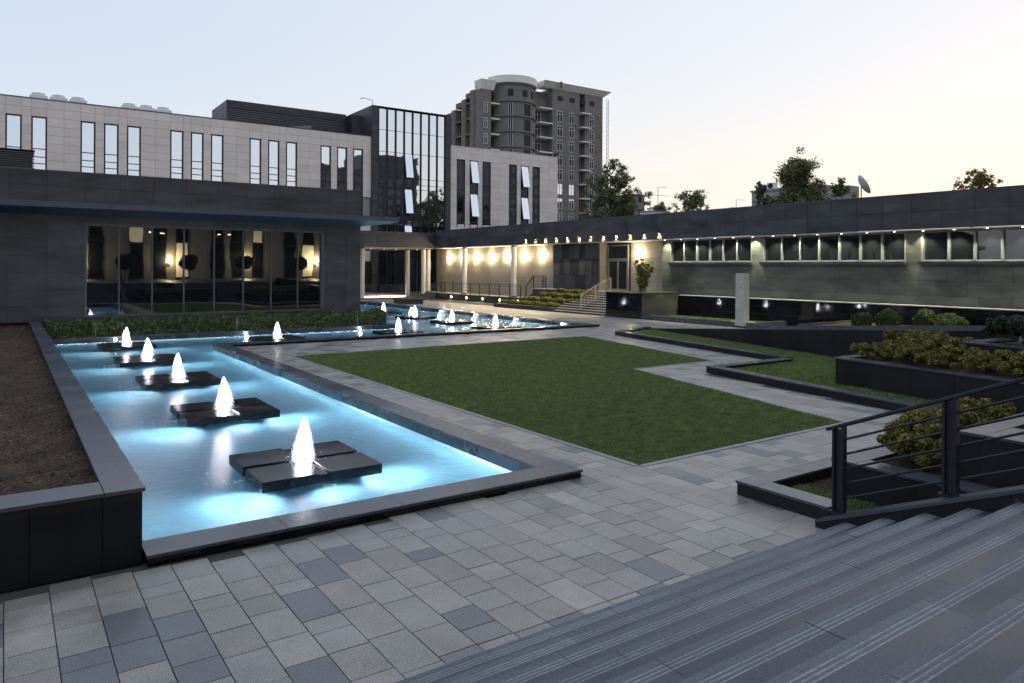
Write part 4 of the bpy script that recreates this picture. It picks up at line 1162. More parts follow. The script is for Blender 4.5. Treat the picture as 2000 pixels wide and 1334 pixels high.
# low kerb bed, stele
kb = thing("kerb_bed", "low dark kerb with grass strip in front of the polished black wall", "planting bed", (30.6, 28, 0))
ys = frange(23.4, 31.0, 1.5)
for i in range(len(ys) - 1): block('kerb_slab', 30.60, 30.95, ys[i] + 0.002, ys[i + 1] - 0.002, 0, 0.26, M['coping'], kb, 0.004)
xs = frange(30.96, 33.74, 1.4)
for i in range(len(xs) - 1): block('kerb_slab', xs[i] + 0.002, xs[i + 1] - 0.002, 23.4, 23.72, 0, 0.26, M['coping'], kb, 0.004)
block('soil', 30.95, 33.75, 23.73, 31.0, 0, 0.12, M['soil'], kb)
grass('grass', [(30.95, 23.75), (33.7, 23.75), (33.7, 30.95), (30.95, 30.95)], 0.12, 500, 0.06, M['lawn'], kb, 0.014)
t = thing("stele", "pale concrete pillar standing alone in front of the black wall", "pillar", (30.85, 24.1, 0.12))
ca, sa = math.cos(R(-16)), math.sin(R(-16))
def rot(px, py): return (30.9 + px * ca - py * sa, 24.1 + px * sa + py * ca)
z = 0.30
for k, h in enumerate((0.62, 0.62, 0.60, 0.60)):
    w = MB(); w.prism([rot(-0.17, -0.34), rot(0.17, -0.34), rot(0.17, 0.34), rot(-0.17, 0.34)], z + 0.003, z + h); w.obj('stone_block', M['stele'], t, bevel=0.006); z += h
w = MB(); w.prism([rot(-0.35, -0.6), rot(0.35, -0.6), rot(0.35, 0.5), rot(-0.35, 0.5)], 0.1, 0.30); w.obj('base_slab', M['stele'], t)
w = MB()
for i in range(6):
    a0, a1 = -0.30 + i * 0.045, -0.30 + (i + 1) * 0.045
    zz = lambda a: 2.0 + 1.4 * (a + 0.25) ** 2
    p, q = rot(-0.182, a0), rot(-0.182, a1)
    w.tube((*p, zz(a0)), (*q, zz(a1)), 0.012, n=6)
w.obj('metal_bracket', M['metal_dark'], t)

# ================================================================== RIGHT GARDEN: kerbs, ramp, planters
def wall_run(pts, w, z0, z1, name, mat, parent, side=1, L0=1.4, cap=None):
    """low straight wall along a line of plan points; pieces butt end to end. side: +1 puts the width on the right of travel"""
    for i in range(len(pts) - 1):
        p, q = Vector(pts[i]), Vector(pts[i + 1]); d = q - p; L = d.length; d /= L; nn = Vector((d.y, -d.x)) * side
        k = max(1, round(L / L0)); st = L / k
        for s in range(k):
            a, c = p + d * (s * st + 0.0015), p + d * ((s + 1) * st - 0.0015)
            u = MB()
            poly = [(a.x, a.y), (c.x, c.y), (c.x + nn.x * w, c.y + nn.y * w), (a.x + nn.x * w, a.y + nn.y * w)]
            if side > 0: poly = poly[::-1]
            u.prism(poly, z0, z1); u.obj(name, mat, parent, bevel=0.003)
gb = thing("grass_bed", "zigzag dark stone kerb enclosing grass, along the right of the path", "planting bed", (20.3, 14.2, 0))
A_, B_, C_, D_ = (22.36, 24.3), (20.35, 14.22), (16.62, 14.22), (14.85, 4.4)
# kerb top slabs with a dark face just inside them
def kerb(p, q, side, trim0=0, trim1=0):
    p, q = Vector(p), Vector(q); d = (q - p).normalized(); p2, q2 = p + d * trim0, q - d * trim1
    nn = Vector((d.y, -d.x)) * side
    wall_run([tuple(p2), tuple(q2)], 0.33, 0.155, 0.19, 'coping_slab', M['coping'], gb, side)
    f0, f1 = p2 + nn * 0.012, q2 + nn * 0.012
    wall_run([tuple(f0), tuple(f1)], 0.30, -0.1, 0.154, 'kerb_face', M['black_matte'], gb, side, 1.4)
kerb(A_, B_, -1, 0, 0.0)
kerb((20.62, 14.22), C_, -1, 0.36, 0.335)
kerb(C_, D_, -1)
kerb(A_, (25.3, 25.35), 1, 0.34)
GP = [(22.6, 24.0), (25.2, 25.0), (24.2, 21.0), (22.6, 14.5), (20.6, 8), (19, 4), (15.2, 4), (15.3, 7), (16.9, 14.0), (20.6, 14.0)]
b = MB(); b.prism(GP[::-1], -0.1, 0.085); b.obj('soil', M['soil'], gb)
grass('grass', GP, 0.085, 1500, 0.045, M['lawn'], gb, 0.009)

rm = thing("garden_ramp", "dark sloping wall of a ramp rising to the right behind the grass bed", "ramp wall", (25.5, 25.6, 0))
R0, R1 = Vector((25.55, 25.6)), Vector((21.0, 8.1))
rd = (R1 - R0).normalized(); rn = Vector((-rd.y, rd.x)); RL = (R1 - R0).length
if rn.x < 0: rn = -rn
def rz(s): return 0.035 + 0.0775 * s
k = 12
for i in range(k):
    a, c = RL * i / k, RL * (i + 1) / k
    p, q = R0 + rd * (a + 0.003), R0 + rd * (c - 0.003)
    w = MB(); w.prism([(p.x, p.y), (q.x, q.y), (q.x + rn.x * 0.2, q.y + rn.y * 0.2), (p.x + rn.x * 0.2, p.y + rn.y * 0.2)], -0.1, [rz(a), rz(c), rz(c), rz(a)])
    w.obj('facing_panel', M['black_matte'], rm)
    w = MB(); p2, q2 = p - rn * 0.015, q - rn * 0.015
    w.hexa([(p2.x, p2.y, rz(a) + 0.003), (q2.x, q2.y, rz(c) + 0.003), (q2.x + rn.x * 0.23, q2.y + rn.y * 0.23, rz(c) + 0.003), (p2.x + rn.x * 0.23, p2.y + rn.y * 0.23, rz(a) + 0.003),
            (p2.x, p2.y, rz(a) + 0.035), (q2.x, q2.y, rz(c) + 0.035), (q2.x + rn.x * 0.23, q2.y + rn.y * 0.23, rz(c) + 0.035), (p2.x + rn.x * 0.23, p2.y + rn.y * 0.23, rz(a) + 0.035)])
    w.obj('coping_slab', M['coping'], rm)
    for s0, s1, dz, mat, nm, t0 in ((0.24, 1.95, -0.03, M['edging'], 'ramp_slab', 0), (1.95, 2.2, 0.10, M['coping'], 'far_kerb', 0.30)):
        if t0 and i < k * t0: continue
        w = MB(); p3, q3 = p + rn * s0, q + rn * s0; wd = s1 - s0
        w.prism([(p3.x, p3.y), (q3.x, q3.y), (q3.x + rn.x * wd, q3.y + rn.y * wd), (p3.x + rn.x * wd, p3.y + rn.y * wd)], -0.1, [rz(a) + dz, rz(c) + dz, rz(c) + dz, rz(a) + dz])
        w.obj(nm, mat, rm)
tb = thing("terrace_bed", "raised dark bed between the ramp and the black wall, with round shrubs", "planting bed", (29, 17, 0))
pts = [(29.3, 19.6), (33.72, 19.6), (33.72, 5), (26.2, 5)]
w = MB(); w.prism(pts[::-1], 0, 0.46); w.obj('soil', M['soil'], tb)
wall_run([(33.7, 19.62), (29.27, 19.62), (26.1, 5.0)], 0.22, 0, 0.52, 'kerb_slab', M['coping'], tb, 1, 1.6)
wall_run([(30.6, 23.35), (29.4, 19.9)], 0.25, 0, 0.30, 'kerb_slab', M['coping'], tb, 1, 1.6)
sh = [((29.95, 17.2, 0.46), 0.72, 0.40, "round clipped green shrub, leftmost of the row before the black wall"), ((30.75, 16.5, 0.46), 0.82, 0.46, "round clipped green shrub, second from left before the black wall"),
      ((32.2, 15.7, 0.46), 0.78, 0.46, "round green shrub touching the wide flat one before the black wall"), ((32.5, 14.9, 0.46), 0.66, 0.70, "wide flat green shrub, right end of the row before the black wall")]
for i, (c, h, rr, lb) in enumerate(sh): bush(lb, "shrub", c, h, rr, M['green_ball'], 5200, 0.036, 40 + i, 5, 22, "round shrubs before the black wall", "round_shrub", ball=True)

# big stepped planters on the right
p1 = thing("granite_planter", "long black granite planter with yellow-green shrubs, on the grass at the right", "planter", (17.3, 10.6, 0))
P1a, P1b = Vector((17.28, 10.62)), Vector((16.42, 4.6))
P1 = [(17.28, 10.62), (16.42, 4.6), (24, 4.6), (23.4, 10.62)]
w = MB(); w.prism([(17.30, 10.60), (16.45, 4.6), (24, 4.6), (23.4, 10.60)], 0, 0.68); w.obj('core', M['dark_back'], p1)
wall_run([tuple(P1a), tuple(P1b)], 0.02, 0.0, 0.724, 'facing_panel', M['black_matte'], p1, -1, 1.0)
wall_run([(23.4, 10.64), (17.31, 10.64)], 0.02, 0.0, 0.724, 'facing_panel', M['black_matte'], p1, -1, 1.0)
wall_run([(17.245, 10.65), (16.385, 4.6)], 0.34, 0.727, 0.77, 'coping_slab', M['coping'], p1, -1, 1.4)
wall_run([(23.4, 10.67), (17.6, 10.67)], 0.34, 0.727, 0.77, 'coping_slab', M['coping'], p1, -1, 1.4)
w = MB(); w.prism([(17.6, 10.3), (16.75, 4.6), (24, 4.6), (23.4, 10.3)], 0.6, 0.73); w.obj('soil', M['soil'], p1)
p2 = thing("upper_planter", "upper black granite planter tier holding a dark clipped hedge, at the right edge", "planter", (19.0, 8.4, 0.7))
w = MB(); w.prism([(19.16, 8.38), (18.4, 3.5), (26, 3.5), (25.6, 8.38)], 0.7, 1.18); w.obj('core', M['dark_back'], p2)
wall_run([(19.13, 8.40), (18.37, 3.5)], 0.02, 0.7, 1.204, 'facing_panel', M['black_matte'], p2, -1, 1.0)
wall_run([(25.6, 8.42), (19.16, 8.42)], 0.02, 0.7, 1.204, 'facing_panel', M['black_matte'], p2, -1, 1.0)
wall_run([(19.10, 8.43), (18.34, 3.5)], 0.34, 1.207, 1.25, 'coping_slab', M['coping'], p2, -1, 1.4)
wall_run([(25.6, 8.45), (19.45, 8.45)], 0.34, 1.207, 1.25, 'coping_slab', M['coping'], p2, -1, 1.4)
k = 0
rs = random.Random(3)
for row, (off, hh) in enumerate(((0.75, 0.42), (1.5, 0.5), (2.4, 0.58), (3.4, 0.6))):
    for i in range(6):
        y = 10.05 - i * 0.86 - 0.12 * (row % 2)
        x = 17.25 - (10.6 - y) * 0.143 + off - 0.05
        if x > 18.95 - (8.4 - y) * 0.155 and y < 8.75: continue
        k += 1
        bush("yellow-green shrub in the long black planter, row %s, place %s from the far end" % (("one", "two", "three", "four")[row], ("one", "two", "three", "four", "five", "six")[i]), "shrub", (x, y, 0.72), hh * rs.uniform(0.9, 1.1), 0.54, M['gold_leaf'], 6200, 0.034, 60 + k, 4, 30, "yellow-green shrubs in the long black planter", "golden_shrub")
for i, (x, y) in enumerate(((19.75, 7.75), (19.65, 6.95), (19.5, 6.1), (20.5, 7.7))):
    bush("dark dense clipped hedge plant on the upper tier, " + ("at its front corner", "second from the corner", "third from the corner", "behind the corner one")[i], "hedge", (x, y, 1.22), 0.68, 0.48, M['dark_leaf'], 6000, 0.036, 90 + i, 4, 22, "dark hedge plants on the upper tier", "hedge_plant")

# small planter at the foot of the steps and the tiers above it
s1 = thing("low_planter", "small low planter with dark rim and grass at the foot of the stairs", "planter", (8.0, 5.0, 0))
for r in ((7.99, 12.4, 6.01, 6.33), (7.99, 8.32, 5.0, 6.008)):
    coping_run(r[0], r[2], r[1], r[3], 1.2, 0.155, 0.19, M['coping'], s1)
block('kerb_face', 8.005, 12.4, 6.03, 6.31, -0.05, 0.1545, M['black_matte'], s1)
block('kerb_face', 8.005, 8.30, 5.0, 6.028, -0.05, 0.1545, M['black_matte'], s1)
block('soil', 8.30, 12.4, 4.0, 6.03, -0.05, 0.03, M['soil'], s1)
grass('grass', [(8.3, 4.95), (9.05, 4.95), (9.05, 6.0), (8.3, 6.0)], 0.03, 3500, 0.05, M['lawn'], s1, 0.006)
s2 = thing("middle_planter", "dark stone planter tier behind the stair railing, with a rounded yellow-green bush", "planter", (9.0, 5.4, 0))
block('core', 9.04, 14, 1.5, 5.55, 0, 0.44, M['dark_back'], s2)
ys = frange(1.5, 5.57, 1.0)
for i in range(len(ys) - 1): block('facing_panel', 9.015, 9.04, ys[i] + 0.002, ys[i + 1] - 0.002, 0, 0.462, M['black_matte'], s2)
xs = frange(9.04, 14, 1.0)
for i in range(len(xs) - 1): block('facing_panel', xs[i] + 0.002, xs[i + 1] - 0.002, 5.55, 5.575, 0, 0.462, M['black_matte'], s2)
coping_run(9.0, 1.5, 9.33, 5.25, 1.2, 0.465, 0.50, M['coping'], s2)
coping_run(9.0, 5.253, 14, 5.59, 1.2, 0.465, 0.50, M['coping'], s2)
block('soil', 9.33, 14, 1.5, 5.25, 0.44, 0.47, M['soil'], s2)
s3 = thing("top_planter", "highest dark planter tier by the stairs with a broad sloping coping", "planter", (9.5, 4.2, 0.45))
block('core', 9.54, 15, 1.0, 4.24, 0.44, 0.99, M['dark_back'], s3)
ys = frange(1.0, 4.26, 1.0)
for i in range(len(ys) - 1): block('facing_panel', 9.515, 9.54, ys[i] + 0.002, ys[i + 1] - 0.002, 0.45, 1.012, M['black_matte'], s3)
xs = frange(9.54, 15, 1.0)
for i in range(len(xs) - 1): block('facing_panel', xs[i] + 0.002, xs[i + 1] - 0.002, 4.24, 4.265, 0.45, 1.012, M['black_matte'], s3)
coping_run(9.5, 1.0, 10.25, 3.95, 1.2, 1.015, 1.05, M['coping'], s3)
coping_run(9.5, 3.953, 15, 4.28, 1.2, 1.015, 1.05, M['coping'], s3)
block('soil', 10.25, 15, 1.0, 3.95, 0.99, 1.02, M['soil'], s3)
gs = [((9.78, 4.95, 0.48), 0.55, 0.42, "rounded yellow-green bush right behind the near stair railing post"), ((10.35, 5.0, 0.48), 0.58, 0.40, "yellow-green bush between the two railing posts, second from the left"),
      ((9.62, 4.62, 0.48), 0.40, 0.28, "low yellow-green bush behind the lower railing bars"), ((11.2, 4.98, 0.48), 0.52, 0.42, "yellow-green bush just right of the second railing post"), ((12.0, 5.0, 0.48), 0.55, 0.42, "yellow-green bush behind the dark hedge at the right edge")]
for i, (c, h, rr, lb) in enumerate(gs): bush(lb, "bush", c, h, rr, M['gold_leaf'], 9500, 0.028, 120 + i, 5, 40, "yellow-green bushes beside the stairs", "golden_bush")
for i, (x, y) in enumerate(((10.78, 3.65), (10.75, 2.95), (11.4, 3.65))):
    bush("dark clipped hedge plant on the top tier, " + ("cut by the photo's right edge", "nearest the camera", "behind the others")[i], "hedge", (x, y, 1.02), 0.5, 0.36, M['dark_leaf'], 4500, 0.034, 130 + i, 4, 24, "dark hedge plants on the top tier", "hedge_plant")

# ================================================================== STAIRS IN FRONT
RISE, TREAD = 0.17, 0.426
fs = thing("stone_stairs", "broad blue-grey stone stairs with pale grooved nosings, in front of the camera", "stairs", (3, 4.9, 0))
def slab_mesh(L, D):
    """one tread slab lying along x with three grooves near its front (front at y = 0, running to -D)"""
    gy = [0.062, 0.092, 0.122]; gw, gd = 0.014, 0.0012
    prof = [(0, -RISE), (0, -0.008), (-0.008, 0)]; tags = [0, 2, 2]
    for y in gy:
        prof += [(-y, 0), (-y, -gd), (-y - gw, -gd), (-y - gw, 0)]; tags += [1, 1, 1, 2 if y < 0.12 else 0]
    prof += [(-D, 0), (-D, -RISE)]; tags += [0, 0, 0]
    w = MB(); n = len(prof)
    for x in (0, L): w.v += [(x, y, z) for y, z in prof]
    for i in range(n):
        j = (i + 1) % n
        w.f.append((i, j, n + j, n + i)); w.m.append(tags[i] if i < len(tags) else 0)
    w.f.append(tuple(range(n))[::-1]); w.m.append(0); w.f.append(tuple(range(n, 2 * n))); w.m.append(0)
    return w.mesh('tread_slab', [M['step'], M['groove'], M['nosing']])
_sl = {}
SK = math.atan(0.013)
for k in range(1, 10):
    D = TREAD + 0.03 if k < 9 else 1.9
    x = 7.755; i = 0
    x -= random.choice((0.0, 0.45, 0.8, 1.1))
    segs = [(x, 7.755)] if 7.755 - x > 0.05 else []
    while x > -3.5:
        L = 1.20; segs.append((x - L, x)); x -= L
    for a, c in segs:
        L = round(c - a - 0.003, 3)
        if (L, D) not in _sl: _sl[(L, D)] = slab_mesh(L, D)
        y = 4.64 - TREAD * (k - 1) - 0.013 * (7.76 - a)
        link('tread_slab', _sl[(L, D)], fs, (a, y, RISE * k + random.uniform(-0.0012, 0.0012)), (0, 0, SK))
w = MB()
for k in range(1, 10): w.box(-6, 7.75, -1.2, 4.64 - TREAD * (k - 1) - 0.36, RISE * (k - 1) - 0.02 if k > 1 else -0.6, RISE * k - 0.02)
w.obj('stair_core', M['dark_back'], fs)
ch = MB()
def cz(y): return 0.085 + 0.418 * (5.02 - y)
ys = frange(1.0, 5.02, 1.0)
ck = thing("stair_cheek", "dark sloping stone side wall of the stairs under the metal railing", "stair wall", (7.99, 4.97, 0))
for i in range(len(ys) - 1):
    a, c = ys[i] + 0.0015, ys[i + 1] - 0.0015
    def pr_(x0, x1, zb, dz0, dz1, nm, mat):
        w = MB(); zl = (lambda y: 0.0) if zb is None else (lambda y: cz(y) + zb)
        w.hexa([(x0, a, zl(a)), (x1, a, zl(a)), (x1, c, zl(c)), (x0, c, zl(c)), (x0, a, cz(a) + dz1), (x1, a, cz(a) + dz1), (x1, c, cz(c) + dz1), (x0, c, cz(c) + dz1)])
        w.obj(nm, mat, ck)
    pr_(7.77, 8.135, None, 0, -0.037, 'facing_panel', M['black_matte'])
    pr_(7.757, 8.145, -0.036, 0, 0.0, 'coping_slab', M['coping'])

# railing on the cheek wall
fr = thing("stair_railing", "dark grey metal railing with twin flat posts beside the front stairs", "railing", (7.99, 4.85, 0.15))
py_ = [4.86, 3.64, 2.42, 1.2]
for y in py_:
    z = cz(y)
    p = MB()
    for dx, dy in ((-0.0, 0.055), (0.0, -0.055)):
        p.box(7.955, 8.035, y + dy - 0.014, y + dy + 0.014, z + 0.012, z + 1.0 - dy * 0.4)
    p.box(7.985, 8.005, y - 0.04, y + 0.04, z + 0.012, z + 0.985)
    po = p.obj('post', M['metal_dark'], fr)
    block('base_plate', 7.93, 8.06, y - 0.10, y + 0.10, z + 0.0, z + 0.03, M['metal_dark'], po)
ya, yb = 5.02, 1.0
w = MB(); w.bar((7.995, ya, cz(ya) + 1.02), (7.995, yb, cz(yb) + 1.02), 0.055, 0.045); w.obj('handrail', M['metal_dark'], fr, bevel=0.012)
for q in range(5):
    h = 0.17 * (q + 1)
    w = MB(); w.tube((7.995, 4.86, cz(4.86) + h), (7.995, yb, cz(yb) + h), 0.013, n=8); w.obj('rail_bar', M['metal_dark'], fr)

# ================================================================== UNFINISHED APARTMENT TOWER
ap = thing("apartment_tower", "tall unfinished grey-brown apartment tower with a rounded bay and white cornice", "building", (95.6, 123.5, 0))
YT = 123.5
block('main_wall', 95.6, 103.0, YT, YT + 14, 0, 41.0, M['concrete'], ap)
block('main_wall', 103.0, 104.6, YT + 1.3, YT + 14, 0, 41.0, M['concrete'], ap)
block('main_wall', 104.6, 109.7, YT, YT + 14, 0, 41.0, M['concrete'], ap)
for x0, x1 in ((98.5, 99.8), (101.7, 102.9), (107.3, 109.6)): block('brick_field', x0, x1, YT - 0.06, YT - 0.002, 0, 36.6, M['brick'], ap)
block('recess_wall', 80.2, 95.58, YT + 2.2, YT + 6, 0, 40.4, M['concrete'], ap)
block('corner_wall', 77.6, 80.1, YT, YT + 2.2, 0, 38.4, M['concrete'], ap)
bc = (86.8, YT + 3.0); BR = 5.0
def bay(z0, z1, r, mat, nm, n=28, rin=None):
    w = MB(); pts = [(bc[0] + r * math.cos(a), bc[1] + r * math.sin(a)) for a in [math.pi + i * math.pi / n for i in range(n + 1)]]
    w.prism(pts, z0, z1); return w.obj(nm, mat, ap)
bay(0, 40.3, BR, M['concrete'], 'bay_wall')
LV = [36.55 - 3.1 * k for k in range(11)]
for z in LV: bay(z, z + 0.3, BR + 0.35, M['concrete'], 'bay_ledge')
bay(40.3, 41.75, BR + 0.55, M['slab_white'], 'cornice')
bay(39.95, 40.298, BR + 0.25, M['concrete'], 'bay_ledge')
w = MB(); w.hexa([(92.9, YT - 0.1, 40.9), (109.8, YT - 0.1, 40.9), (109.8, YT + 2, 40.9), (92.9, YT + 2, 40.9), (92.6, YT - 1.3, 42.1), (111.2, YT - 1.3, 42.1), (111.2, YT + 2, 42.1), (92.6, YT + 2, 42.1)]); w.obj('cornice', M['slab_white'], ap)
w = MB(); w.hexa([(77.6, YT - 0.1, 38.4), (80.6, YT - 0.1, 38.4), (80.6, YT + 2, 38.4), (77.6, YT + 2, 38.4), (77.3, YT - 0.8, 40.2), (80.9, YT - 0.8, 40.2), (80.9, YT + 2, 40.2), (77.3, YT + 2, 40.2)]); w.obj('cornice', M['slab_white'], ap)
block('red_sheet', 96.6, 97.1, YT - 1.45, YT - 1.35, 41.0, 42.3, plain("red_cloth", (0.35, 0.03, 0.03), 0.8), ap)
def twin_window(x0, x1, y, z0, z1, bright=False):
    w = MB(); t = 0.09; xm = (x0 + x1) / 2
    for r in ((x0, x0 + t, z0, z1), (x1 - t, x1, z0, z1), (xm - t / 2, xm + t / 2, z0, z1), (x0 + t, x1 - t, z0, z0 + t), (x0 + t, x1 - t, z0 + (z1 - z0) * 0.68, z0 + (z1 - z0) * 0.68 + t), (x0 + t, x1 - t, z1 - t, z1)):
        w.box(r[0], r[1], y - 0.05, y + 0.02, r[2], r[3])
    f = w.obj('window', M['white'], ap)
    block('pane', x0 + 0.02, x1 - 0.02, y + 0.022, y + 0.04, z0 + 0.02, z1 - 0.02, M['glass_mirror'] if bright else M['dark_void'], f)
for k, z in enumerate(LV[:10]):
    br = k >= 5
    for x0, x1 in ((96.75, 98.3), (100.05, 101.5), (105.8, 107.1)): twin_window(x0, x1, YT - 0.07, z - 2.5, z - 0.2, br and x0 < 103)
    block('balcony_slab', 102.9, 105.6, YT - 1.0, YT + 1.2, z - 0.12, z + 0.12, M['slab_white'], ap)
    block('balcony_slab', 92.1, 95.55, YT - 0.2, YT + 2.1, z - 0.15, z + 0.12, M['slab_white'], ap)
    block('balcony_slab', 80.15, 82.3, YT + 0.2, YT + 2.1, z - 0.75, z - 0.45, M['slab_white'], ap)
    twin_window(92.4, 94.0, YT + 2.12, z - 2.6, z - 0.3)
    block('dark_opening', 103.1, 104.2, YT + 1.26, YT + 1.29, z - 2.6, z - 0.3, M['dark_void'], ap)
    twin_window(78.3, 79.2, YT - 0.07, z - 2.8, z - 0.7)
    for a, wd, kind in ((236, 0.9, 0), (280, 1.6, 1), (318, 0.9, 0)):
        c = Vector((bc[0] + (BR + 0.02) * math.cos(R(a)), bc[1] + (BR + 0.02) * math.sin(R(a)), z - 1.6))
        o = link('dark_opening' if kind else 'window', boxmesh('opening', wd, 0.12, 2.4, M['dark_void']), ap, c, (0, 0, R(a + 90)))
        if not kind:
            for dx in (-0.42, 0.0, 0.42):
                q = link('frame_bar', boxmesh('frame_bar', 0.08, 0.06, 2.4, M['white']), o, (0, 0, 0)); q.location = (dx, -0.07, 0)
for x0 in (96.9, 100.2, 103.2, 105.9): block('small_opening', x0, x0 + 1.4, YT - 0.03, YT - 0.002 if x0 != 103.2 else YT + 1.3, 38.6, 39.6, M['dark_void'], ap)
for a in (236, 272, 300): link('small_opening', boxmesh('opening', 1.1, 0.12, 1.4, M['dark_void']), ap, (bc[0] + BR * math.cos(R(a)), bc[1] + BR * math.sin(R(a)), 38.3), (0, 0, R(a + 90)))
tops = [38.6, 37.3, 35.8, 34.6]
yy = [YT + 2.2, YT + 5.6, YT + 9.6, YT + 14.0, YT + 19]
for i in range(4):
    y0, y1 = yy[i], yy[i + 1]
    block('brick_pier', 77.4, 84, y0, y0 + 1.6, 0, tops[i], M['brick'], ap)
    block('loggia_back', 79.2, 84, y0 + 1.6, y1, 0, tops[i] - 0.3, M['dark_void'] if i % 2 else M['brick'], ap)
    block('parapet', 77.5, 79.2, y0 + 1.6, y1, tops[i] - 1.4, tops[i] - 0.3, M['brick'], ap)
    for z in LV[:8]:
        if z < tops[i] - 2: block('loggia_slab', 77.5, 79.19, y0 + 1.602, y1 - 0.002, z - 0.5, z - 0.25, M['concrete'], ap)
w = MB()
for s in (0, 0.5):
    w.tube((110.4 + s, YT - 0.6, 0), (110.4 + s, YT - 0.6, 40.5), 0.05, n=5)
for k in range(40): w.tube((110.4, YT - 0.6, k), (110.9, YT - 0.6, k + 1), 0.035, n=4)
w.obj('hoist_mast', M['metal_grey'], ap)
w = MB()
for i in range(7):
    x = 74.5 + i * 0.6; w.tube((x + 3, YT + 1.5, 38.3), (x + 3, YT + 1.5, 40.2), 0.05, n=4)
for z in (39.2, 40.1): w.tube((77.4, YT + 1.5, z), (81.2, YT + 1.5, z), 0.04, n=4)
w.obj('roof_scaffold', M['metal_grey'], ap)
db = thing("distant_block", "small distant concrete building end beside the tree right of the tower", "building", (106, 108, 0))
block('wall', 104.6, 107.6, 108.2, 119, 0, 17.7, M['concrete'], db)
block('parapet', 104.5, 107.7, 108.1, 119.1, 17.71, 17.95, M['concrete'], db)
for z in (13.5, 16.3): block('window', 105.9, 106.7, 108.12, 108.19, z, z + 1.4, M['dark_void'], db)

# ================================================================== THINGS BEYOND THE GALLERY ROOF
def tree(label, base, h, crown0, rx, n, mat, leaf, seed, sparse=0.5, cone=False, name="tree", nb=26):
    rs = np.random.default_rng(seed)
    t = thing(name, label, "tree", base, "trees behind the gallery roof")
    w = MB(); top = Vector(base) + Vector((rs.normal(0, 0.03) * h, rs.normal(0, 0.03) * h, h * 0.96))
    pts = [Vector(base).lerp(top, q) + Vector((rs.normal(0, 0.012) * h * (q > 0), rs.normal(0, 0.012) * h * (q > 0), 0)) for q in (0, 0.25, 0.5, 0.75, 1.0)]
    for i in range(4): w.tube(pts[i], pts[i + 1], 0.022 * h * (1 - i * 0.23), 0.022 * h * (1 - (i + 1) * 0.23), 7)
    C_, R_ = [], []
    for i in range(nb):
        q = rs.random(); z = crown0 + (h - crown0) * q
        prof = (1 - q) ** 0.8 + 0.12 if cone else math.sin(math.pi * min(1, (0.18 + q * 0.8))) ** 0.7
        a = rs.uniform(0, 6.28); k = rx * prof * rs.uniform(0.35, 1.0)
        p0 = Vector(base) + Vector((0, 0, max(crown0 * 0.7, z - k * 0.7)))
        p1 = Vector((base[0] + math.cos(a) * k, base[1] + math.sin(a) * k, base[2] + z))
        w.tube(p0, p1, 0.006 * h, 0.002 * h, 5)
        for m_ in range(6):
            c = p0.lerp(p1, 0.45 + 0.11 * m_) + Vector(rs.normal(0, 0.12 * rx, 3))
            r = rx * rs.uniform(0.07, 0.19) * (0.75 if sparse > 0.6 else 1.15)
            C_.append(tuple(c)); R_.append((r, r, r * rs.uniform(0.6, 1.1)))
    w.obj('trunk', M['bark'], t)
    P, N = blobs(C_, R_, n, 0.1)
    leaves('crown', P, N, leaf, mat, t, 'stuff', jitter=1.5)
    return t
tree("loose-leaved tall tree rising between the tower and the gallery roof", (54.3, 59.6, 0), 14.8, 6.5, 3.9, 17000, M['tree_leaf'], 0.115, 1, 0.8, nb=48)
tree("low broad tree crown just right of the tall loose one, above the gallery roof", (52.2, 50.2, 0), 9.3, 5.5, 2.6, 6500, M['tree_leaf'], 0.11, 2, 0.8, nb=32)
tree("small sparse tree between the two aerials above the gallery roof", (57.7, 51.2, 0), 10.7, 6.8, 3.0, 8000, M['tree_leaf'], 0.10, 3, 0.9, nb=40)
tree("dense dark conical tree in front of the flat-roofed brick house", (49.0, 33.2, 0), 10.9, 4.6, 3.1, 34000, M['tree_leaf'], 0.095, 4, 0.2, True, nb=80)
tree("small dark tree touching the left of the conical one", (49.4, 36.6, 0), 10.1, 7, 0.9, 3200, M['tree_leaf'], 0.09, 8, 0.4, nb=14)
tree("yellow-green shrubby tree between the conical tree and the dish", (50.6, 30.9, 0), 9.5, 6.5, 1.5, 5000, M['hedge_leaf'], 0.09, 5, 0.5, nb=26)
tree("sparse autumn-leaved tree top near the photo's right edge", (65.3, 27.8, 0), 11.0, 7.5, 2.4, 7000, M['gold_leaf'], 0.09, 6, 0.9, nb=36)
hs_ = thing("brick_house", "plain flat-roofed house with faded blue stripes behind the conical tree", "building", (58.5, 38, 0))
block('wall', 58.5, 60.8, 37.6, 44.6, 0, 10.2, M['pale_render'], hs_)
block('parapet', 58.4, 60.9, 37.5, 44.7, 10.202, 10.38, M['pale_render'], hs_)
block('annex', 58.7, 60.2, 34.9, 37.49, 0, 10.05, M['pale_render'], hs_)
for z in (8.75, 9.2): block('blue_stripe', 58.46, 58.498, 37.7, 44.5, z, z + 0.22, plain("faded_blue_paint", (0.10, 0.19, 0.26), 0.8), hs_)
w = MB(); w.tube((58.44, 40.2, 7.5), (58.44, 40.2, 10.38), 0.06, n=6); w.obj('drain_pipe', M['metal_grey'], hs_)
t = thing("air_conditioner", "white air-conditioner box on the flat roof of the house", "air conditioner", (59.2, 42.8, 10.38))
block('case', 58.8, 59.3, 42.3, 43.2, 10.385, 11.0, M['white'], t, 0.03)
w = MB(); w.tube((58.795, 42.75, 10.7), (58.77, 42.75, 10.7), 0.26, n=16); w.obj('fan_grille', M['metal_dark'], t)
t = thing("satellite_dish", "round satellite dish pointing up right, on the roofs behind the gallery", "satellite dish", (57.4, 33.1, 9.0))
